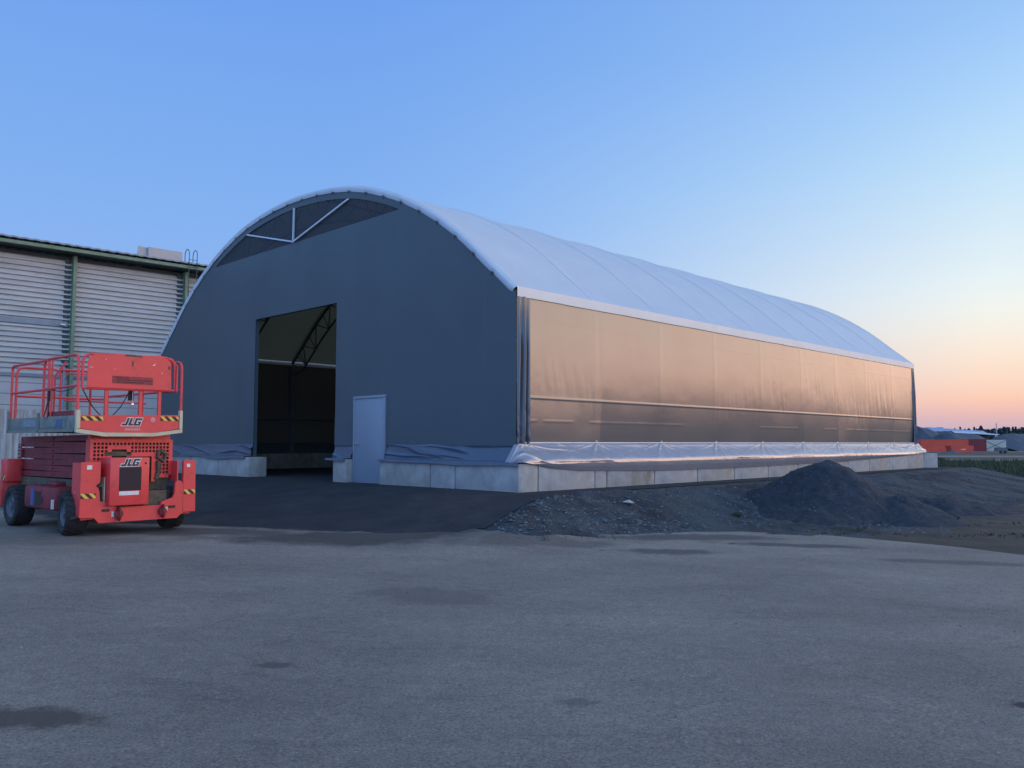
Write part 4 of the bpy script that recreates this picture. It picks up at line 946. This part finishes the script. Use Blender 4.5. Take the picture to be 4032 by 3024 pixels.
# weathered sheet fence before it
xs = np.arange(-8.5, -.95, .035); G = np.zeros((len(xs), 2, 3)); G[:,:,0] = xs[:, None]; G[:,:,1] = (-.28+.035*np.sin(xs*2*math.pi/.21))[:, None]; G[:,0,2] = .1; G[:,1,2] = 2.76
fn = MB().grid(G)
fn.box(-8.5, -.95, -.22, -.16, 2.5, 2.58); fn.box(-8.5, -.95, -.22, -.16, .9, .98)
f_ = fn.build('sheet_fence', m_lowcor, fix=False, smooth=False); f_.location = bld.location; f_.rotation_euler = bld.rotation_euler
tag(f_, 'weathered whitish vertical corrugated sheets behind the scissor lift', 'sheet fence')

# ------------------------------------------------------------------ far yard: containers, heaps, sheds, trees
def pxX(px, D): return (px-2016)/3271.0*D
def zz(py, D): return 1.5+(1746-py)/3271.0*D
m_contr = mat('container_red', (.66,.075,.035), .5, var=.12, vscale=.6)
m_cont_shade = mat('container_red_shaded', (.20,.02,.025), .6, var=.15, vscale=.6)  # same container red, shade of the turned-away face put into the colour
def container(label, x, y, rot, Lc, h, m, doors=True):
    c = thing('shipping_container', label, 'container', (x, y, -.2), rot); W_ = 2.44
    mb = MB(); n = int(Lc/.14); xs = np.linspace(.1, Lc-.1, n*2); dz = np.tile([0,0,.04,.04], n)[:len(xs)]
    for s, y0 in ((-1, 0), (1, W_)):
        G = np.zeros((len(xs), 2, 3)); G[:,:,0] = xs[:, None]; G[:,:,1] = (y0-s*dz)[:, None]; G[:,0,2] = .15; G[:,1,2] = h-.1; mb.grid(G)
    mb.box(0, .03, .05, W_-.05, .15, h-.1); mb.box(.05, Lc-.05, .05, W_-.05, h-.12, h-.07); mb.box(.05, Lc-.05, .05, W_-.05, .1, .16)
    mb.build('body', m, c, fix=False)
    mb = MB()
    for x_ in (0, Lc-.1):
        for y_ in (-.02, W_-.08): mb.box(x_, x_+.1, y_, y_+.1, 0, h)
    for y_ in (-.018, W_-.078): mb.box(.1, Lc-.1, y_, y_+.08, 0, .15); mb.box(.1, Lc-.1, y_, y_+.08, h-.1, h-.002)
    mb.build('frame', m, c)
    d = MB(); 
    for k in (0, 1): d.box(Lc-.04, Lc+.0, .08+k*1.15, 1.2+k*1.15, .14, h-.12)
    d = d.build('doors', m, c); mb = MB()
    for y_ in (.4, .95, 1.5, 2.05): mb.tube([(Lc+.03,y_,.1),(Lc+.03,y_,h-.1)], .025, 6)
    mb.build('locking_bars', m_rust, d); return c
D = 172.0
container('bright red shipping container beyond the hall\'s far end', pxX(3627, D), D, R(-8), 9.2, 2.5, m_contr)
container('shaded red shipping container between the bright red one and the beige box', pxX(3797, D+3), D+3, R(-72)+R(62), 4.3, 2.6, m_cont_shade)
D = 150.0
sk = thing('skip_container', 'open red ribbed skip in front of the red shipping containers', 'skip', (pxX(3741, D), D, -.2), R(-3))
mb = MB(); mb.prism([(.35,.1),(4.05,.1),(4.1,1.3),(0,1.3)], 0, .05); mb.prism([(.35,.1),(4.05,.1),(4.1,1.3),(0,1.3)], 2.0, 2.05); mb.box(.3,4.0,.05,2.0,.08,.14); mb.box(4.02,4.08,.05,2.0,.1,1.3); mb.add([(0,.05,1.3),(0,2,1.3),(.35,2,.1),(.35,.05,.1)], [(0,1,2,3)]); mb.build('body', m_contr, sk)
mb = MB()
for x_ in (.45,1.0,1.5,3.0,3.4,3.85): mb.box(x_, x_+.13, -.06, -.002, .1, 1.24)
mb.box(0, 4.1, -.07, -.001, 1.22, 1.32); mb.build('ribs', mat('skip_red', (.62,.10,.07), .5), sk)
MB().box(1.9, 2.7, -.012, -.002, .58, .68).build('white_mark', m_white, sk)
D = 178.0
bb = thing('box_body', 'beige box body with diagonal cross bracing next to the containers', 'box body', (pxX(3875, D), D, -.2), R(-4))
MB().box(0, 4.55, 0, 2.3, .05, 2.45, ch=.03).build('body', mat('beige_box_paint', (.42,.42,.34), .6, var=.08, vscale=.8), bb)
mb = MB(); mb.bar((.1,-.03,2.35),(4.4,-.03,.25),.05,.12); mb.bar((.1,-.04,.25),(4.4,-.04,2.35),.05,.12); mb.build('cross_brace', mat('brace_grey', (.14,.14,.12), .6), bb)
D = 140.0
tr_ = thing('trailer', 'small low dark trailer parked before the beige box body', 'trailer', (pxX(3928, D), D, -.2), R(-5))
MB().prism([(0,.35),(1.6,.3),(1.65,.75),(1.3,1.0),(.1,1.02)], 0, 1.4).build('body', mat('trailer_grey', (.10,.095,.115), .5), tr_)
for x_ in (.45, 1.15): MB().tube([(x_,-.06,.24),(x_,.1,.24)], .24, 14).build('wheel', m_black, tr_, smooth=True)
m_fheap = mat('far_heap_stone', (.045,.060,.080), .95, var=.3, vscale=.25, vcol=(.09,.105,.125))
def farheap(label, pts, D, depth, m=m_fheap):
    # ridge: heights along x, falling away to both sides
    X0 = pxX(pts[0][0], D); xs = np.linspace(pxX(pts[0][0], D), pxX(pts[-1][0], D), 90); hz = np.interp(xs, [pxX(p[0], D) for p in pts], [zz(p[1], D)+.2 for p in pts])
    v = np.linspace(-1, 1, 41); X, V = np.meshgrid(xs, v, indexing='ij'); H = hz[:, None]*(1-np.abs(V)**1.15) + .35*vn(X*.25, V*4, 3, 4)*(1-np.abs(V))*np.minimum(hz[:, None]/3, 1)
    o = MB().grid(np.dstack([X-X0, V*depth, H-.25])).build('stone_heap', m, smooth='all', fix=False); o.location = (X0, D, -.0)
    return tag(o, label, 'heap')
farheap('big dark stone heap behind the bright red container', [(3560,1746),(3590,1700),(3612,1672),(3640,1682),(3658,1684),(3672,1692),(3684,1702),(3705,1722),(3725,1745)], 205, 13)
farheap('dark stone heap rising behind the skip and shaded red container', [(3680,1746),(3703,1703),(3722,1692),(3735,1693),(3750,1702),(3780,1707),(3830,1708),(3858,1716),(3880,1735),(3895,1746)], 196, 11)
farheap('grey stone heap behind the beige box at the right picture edge', [(3900,1748),(3925,1722),(3950,1710),(3985,1704),(4020,1705),(4060,1712),(4120,1735),(4150,1748)], 192, 11, mat('far_heap_grey', (.08,.09,.11), .95, var=.25, vscale=.3))
o = farheap('very low dark mound right in front of the red skip', [(3712,1783),(3735,1776),(3745,1771),(3760,1778),(3790,1784)], 144, 2)
D = 260.0
fb = thing('far_warehouse', 'long low far warehouse with a pale blue roof behind the stone heaps', 'warehouse', (pxX(3640, D), D, -.2), R(-3))
k_ = D/3271.0
def fx(px): return (px-3640)*k_
def fz(py): return zz(py, D)+.2
MB().box(fx(3645), fx(3880), .5, 30, 0, fz(1706)).build('wall', mat('far_wall', (.35,.33,.36), .7), fb)
mb = MB(); mb.prism([(fx(3655),fz(1698)),(fx(3875),fz(1706)),(fx(3862),fz(1697)),(fx(3740),fz(1689)),(fx(3668),fz(1684))], -1, 32)
rf = mb.build('roof', mat('far_roof_blue', (.38,.46,.62), .4), fb)
for a, b_ in ((3667,3683),(3711,3726)): MB().box(fx(a), fx(b_), 2, 6, fz(1688), fz(1682.5)).build('roof_vent', mat('far_vent', (.16,.22,.36), .5), rf)
D = 215.0
fc = thing('open_shed', 'open sided shed with thin pale flat roof between the heaps', 'shed', (pxX(3748, D), D, -.2), R(-2)); k_ = D/3271.0
def fz(py): return zz(py, D)+.2
fx = lambda px: (px-3748)*k_
MB().prism([(fx(3748),fz(1697)),(fx(3840),fz(1700)),(fx(3935),fz(1711)),(fx(3928),fz(1713.5)),(fx(3845),fz(1708.5)),(fx(3762),fz(1705))], 0, 16).build('roof', mat('shed_roof_pale', (.62,.72,.76), .4), fc)
MB().box(fx(3862), fx(3925), 4, 5, 0, fz(1712)).build('wall', mat('shed_brown', (.10,.075,.055), .8), fc)
for px in (3770, 3860, 3915): MB().box(fx(px), fx(px)+.3, .6, .9, 0, fz(1711)).build('post', m_rust, fc)
D = 330.0
ms_ = MB(); hgt = zz(1667, D); ms_.tube([(0,0,-.5),(0,0,hgt)], .16, 6)
for s in (-1, 1): ms_.tube([(s*.5,0,-.5),(s*.12,0,hgt*.8)], .07, 4)
k = 1
while k < hgt: ms_.tube([(-.4,0,k),(.4,0,k+1)], .05, 4); k += 1.3
o = ms_.build('radio_mast', mat('mast_grey', (.35,.32,.36), .6)); o.location = (pxX(3926, D), D, 0); tag(o, 'thin lattice mast rising over the far tree line', 'mast')

# trees of the far tree line
m_leaf = mat('far_foliage_hazed', (.035,.055,.055), .9, var=.5, vscale=.8, vcol=(.07,.10,.085)); m_trunk = mat('bark', (.06,.05,.04), .9)  # slight haze over the far trees put into the lifted leaf colours
def tree(px, py, wpx, D, kind, label, seed):
    rs = random.Random(seed); h = zz(py, D)+.3; w_ = wpx*D/3271.0/2
    t = thing('conifer_tree' if kind else 'broadleaf_tree', label, 'tree', (pxX(px, D), D, -.3), 0, 'trees of the far tree line')
    mb = MB(); mb.tube([(0,0,0),(0,0,h*.5),(.05,0,h*.96)], .16, 6)
    for k in range(7): a = rs.random()*6.28; z = h*rs.uniform(.3,.8); mb.tube([(0,0,z),(math.cos(a)*w_*.6, math.sin(a)*w_*.6, z+(.1 if kind else 1.0))], .05, 4)
    mb.build('trunk', m_trunk, t)
    vs, fs = [], []
    n = 900
    for i in range(n):
        f_ = rs.random()
        if kind: z = h*(.10+.90*f_); rr_ = w_*(1-f_)**.75*(.75+.35*math.sin(z*4+seed))*rs.random()**.4+.06
        else:
            z = h*(.18+.80*f_); rr_ = w_*math.sin(math.pi*min(1, .10+.9*f_))**.5*(.8+.3*math.sin(z*1.9+seed*2))*rs.random()**.4
        a = rs.random()*6.28; c = Vector((rr_*math.cos(a), rr_*math.sin(a), z)); s = rs.uniform(.25,.6)*(.7 if kind else 1)
        d1 = Vector((rs.uniform(-1,1), rs.uniform(-1,1), rs.uniform(-.6,.3))).normalized()*s; d2 = d1.cross(Vector((rs.uniform(-1,1), rs.uniform(-1,1), rs.uniform(-1,1)))).normalized()*s*.7
        o_ = len(vs); vs += [c-d1-d2, c+d1-d2*.4, c+d2, c-d1*.3+d2*.9]; fs.append((o_, o_+1, o_+2, o_+3))
    MB().add(vs, fs).build('crown', m_leaf, t, fix=False)
TR = [(3762,1688,9,1,'small pointed tree left of the others, above the pale shed roof'),(3783,1682,12,1,'pointed tree second from the left above the pale shed roof'),
 (3800,1690,13,0,'low rounded tree third from the left of the tree line'),(3817,1687,13,0,'low bushy tree over the middle of the pale shed roof'),
 (3838,1682,14,1,'pointed tree joined to a bushy one left of the tallest'),(3848,1690,16,0,'bushy tree just left of the tallest broad one'),
 (3865,1677,15,0,'tallest broad tree in the middle of the tree line'),(3876,1692,12,0,'low tree touching the right of the tallest broad one'),
 (3894,1691,13,1,'small pointed tree left of the thin mast'),(3911,1690,14,1,'pointed tree nearest to the left of the thin mast'),
 (3938,1687,14,0,'bushy tree nearest to the right of the thin mast'),(3957,1680,12,0,'slim round headed tree second right of the thin mast'),
 (3976,1683,16,1,'broad pointed tree third right of the thin mast'),(3991,1681,12,1,'pointed tree at the centre of the right hand clump'),
 (4002,1680,12,1,'dense pointed tree at the right of the right hand clump'),(4015,1688,13,1,'lower pale tree near the right picture edge'),(4030,1691,16,0,'low tree cut by the right picture edge')]
for i, (px, py, wp, kd, lb) in enumerate(TR): tree(px, py, wp*1.6, 350-(i % 3)*8, kd, lb, i*3+1)
# low far wood that closes the horizon, outside and behind the single trees
wd = MB(); vs, fs = [], []
rs = random.Random(5)
for i in range(9000):
    if i % 3: x = rs.uniform(120, 700); y = 470-abs(x-250)*.35+rs.uniform(-8,8); hm = 7+2.5*math.sin(x*.05)
    else: x = rs.uniform(-500, 260); y = 480+rs.uniform(-8,8); hm = 6
    c = Vector((x, y, rs.random()**.7*hm)); s = rs.uniform(.7,1.5)
    d1 = Vector((rs.uniform(-1,1), rs.uniform(-1,1), rs.uniform(-.6,.6))).normalized()*s; d2 = d1.cross(Vector((rs.uniform(-1,1), rs.uniform(-1,1), rs.uniform(-1,1)))).normalized()*s
    o_ = len(vs); vs += [c-d1-d2, c+d1-d2, c+d1+d2, c-d1+d2]; fs.append((o_, o_+1, o_+2, o_+3))
tag(wd.add(vs, fs).build('far_wood', m_leaf, fix=False), 'dark far wood closing the horizon', 'wood', kind='stuff')

# grass field and weeds
m_grass = mat('grass_blades', (.022,.045,.020), .8, var=.5, vscale=.35, vcol=(.065,.078,.035))
def tuft(mb, x, y, z, h, n, rs, spread=.08):
    for _ in range(n):
        a = rs.random()*6.28; r = rs.random()*spread; bx_, by_ = x+r*math.cos(a), y+r*math.sin(a); l = h*rs.uniform(.5,1.1); w_ = .012+h*.05
        dx, dy = rs.uniform(-.4,.4)*l, rs.uniform(-.4,.4)*l; a2 = rs.random()*3.14; wx, wy = w_*math.cos(a2), w_*math.sin(a2)
        mb.add([(bx_-wx,by_-wy,z-.01),(bx_+wx,by_+wy,z-.01),(bx_+dx*.5+wx*.7,by_+dy*.5+wy*.7,z+l*.6),(bx_+dx,by_+dy,z+l)], [(0,1,2,3)])
mb = MB(); rs = random.Random(3); n = 0
while n < 5200:
    y = rs.uniform(27, 72); x = y*rs.uniform(.44, .68); t_, u_ = to_tu(x, y)
    if t_ < 26.8 + 1.2*math.sin(x): continue
    tuft(mb, x, y, gz(x, y), rs.uniform(.12,.30)*(1+y/90), 3, rs, .3); n += 1
tag(mb.build('field_grass', m_grass, fix=False), 'rough green grass of the field beyond the hall', 'grass', kind='stuff')
mb = MB(); n = 0
while n < 260:
    x = rs.uniform(3.3, 12.5); y = rs.uniform(14.6, 17.6); t_, u_ = to_tu(x, y)
    if u_ > -3.3 or y < yard_edge(np.array([x]))[0]+.2: continue
    if float(vn(np.array([x*1.1]), np.array([y*1.6]), 2, 2)[0]) < .06: continue
    tuft(mb, x, y, gz(x, y), rs.uniform(.02,.055), 4, rs, .08); n += 1
tag(mb.build('weeds', m_grass, fix=False), 'sparse low weeds in the dirt before the stone heap', 'weeds', kind='stuff')
for (x, y, h, lb) in ((4.6, 17.1, .09, 'small green weed clump on the slope left of the dark peaked heap'), (9.05, 17.2, .16, 'leggy green weed at the right foot of the dark peaked heap'), (35.6, 69.5, .55, 'dark green bush at the edge of the field beside the far corner of the hall')):
    mb = MB(); rs = random.Random(int(x*10)); tuft(mb, 0, 0, 0, h, 130 if h < .5 else 400, rs, h*.9 if h < .5 else .8)
    o = mb.build('weed_clump' if h < .5 else 'bush', m_grass, fix=False); o.location = (x, y, gz(x, y)); tag(o, lb, 'weed' if h < .5 else 'bush')
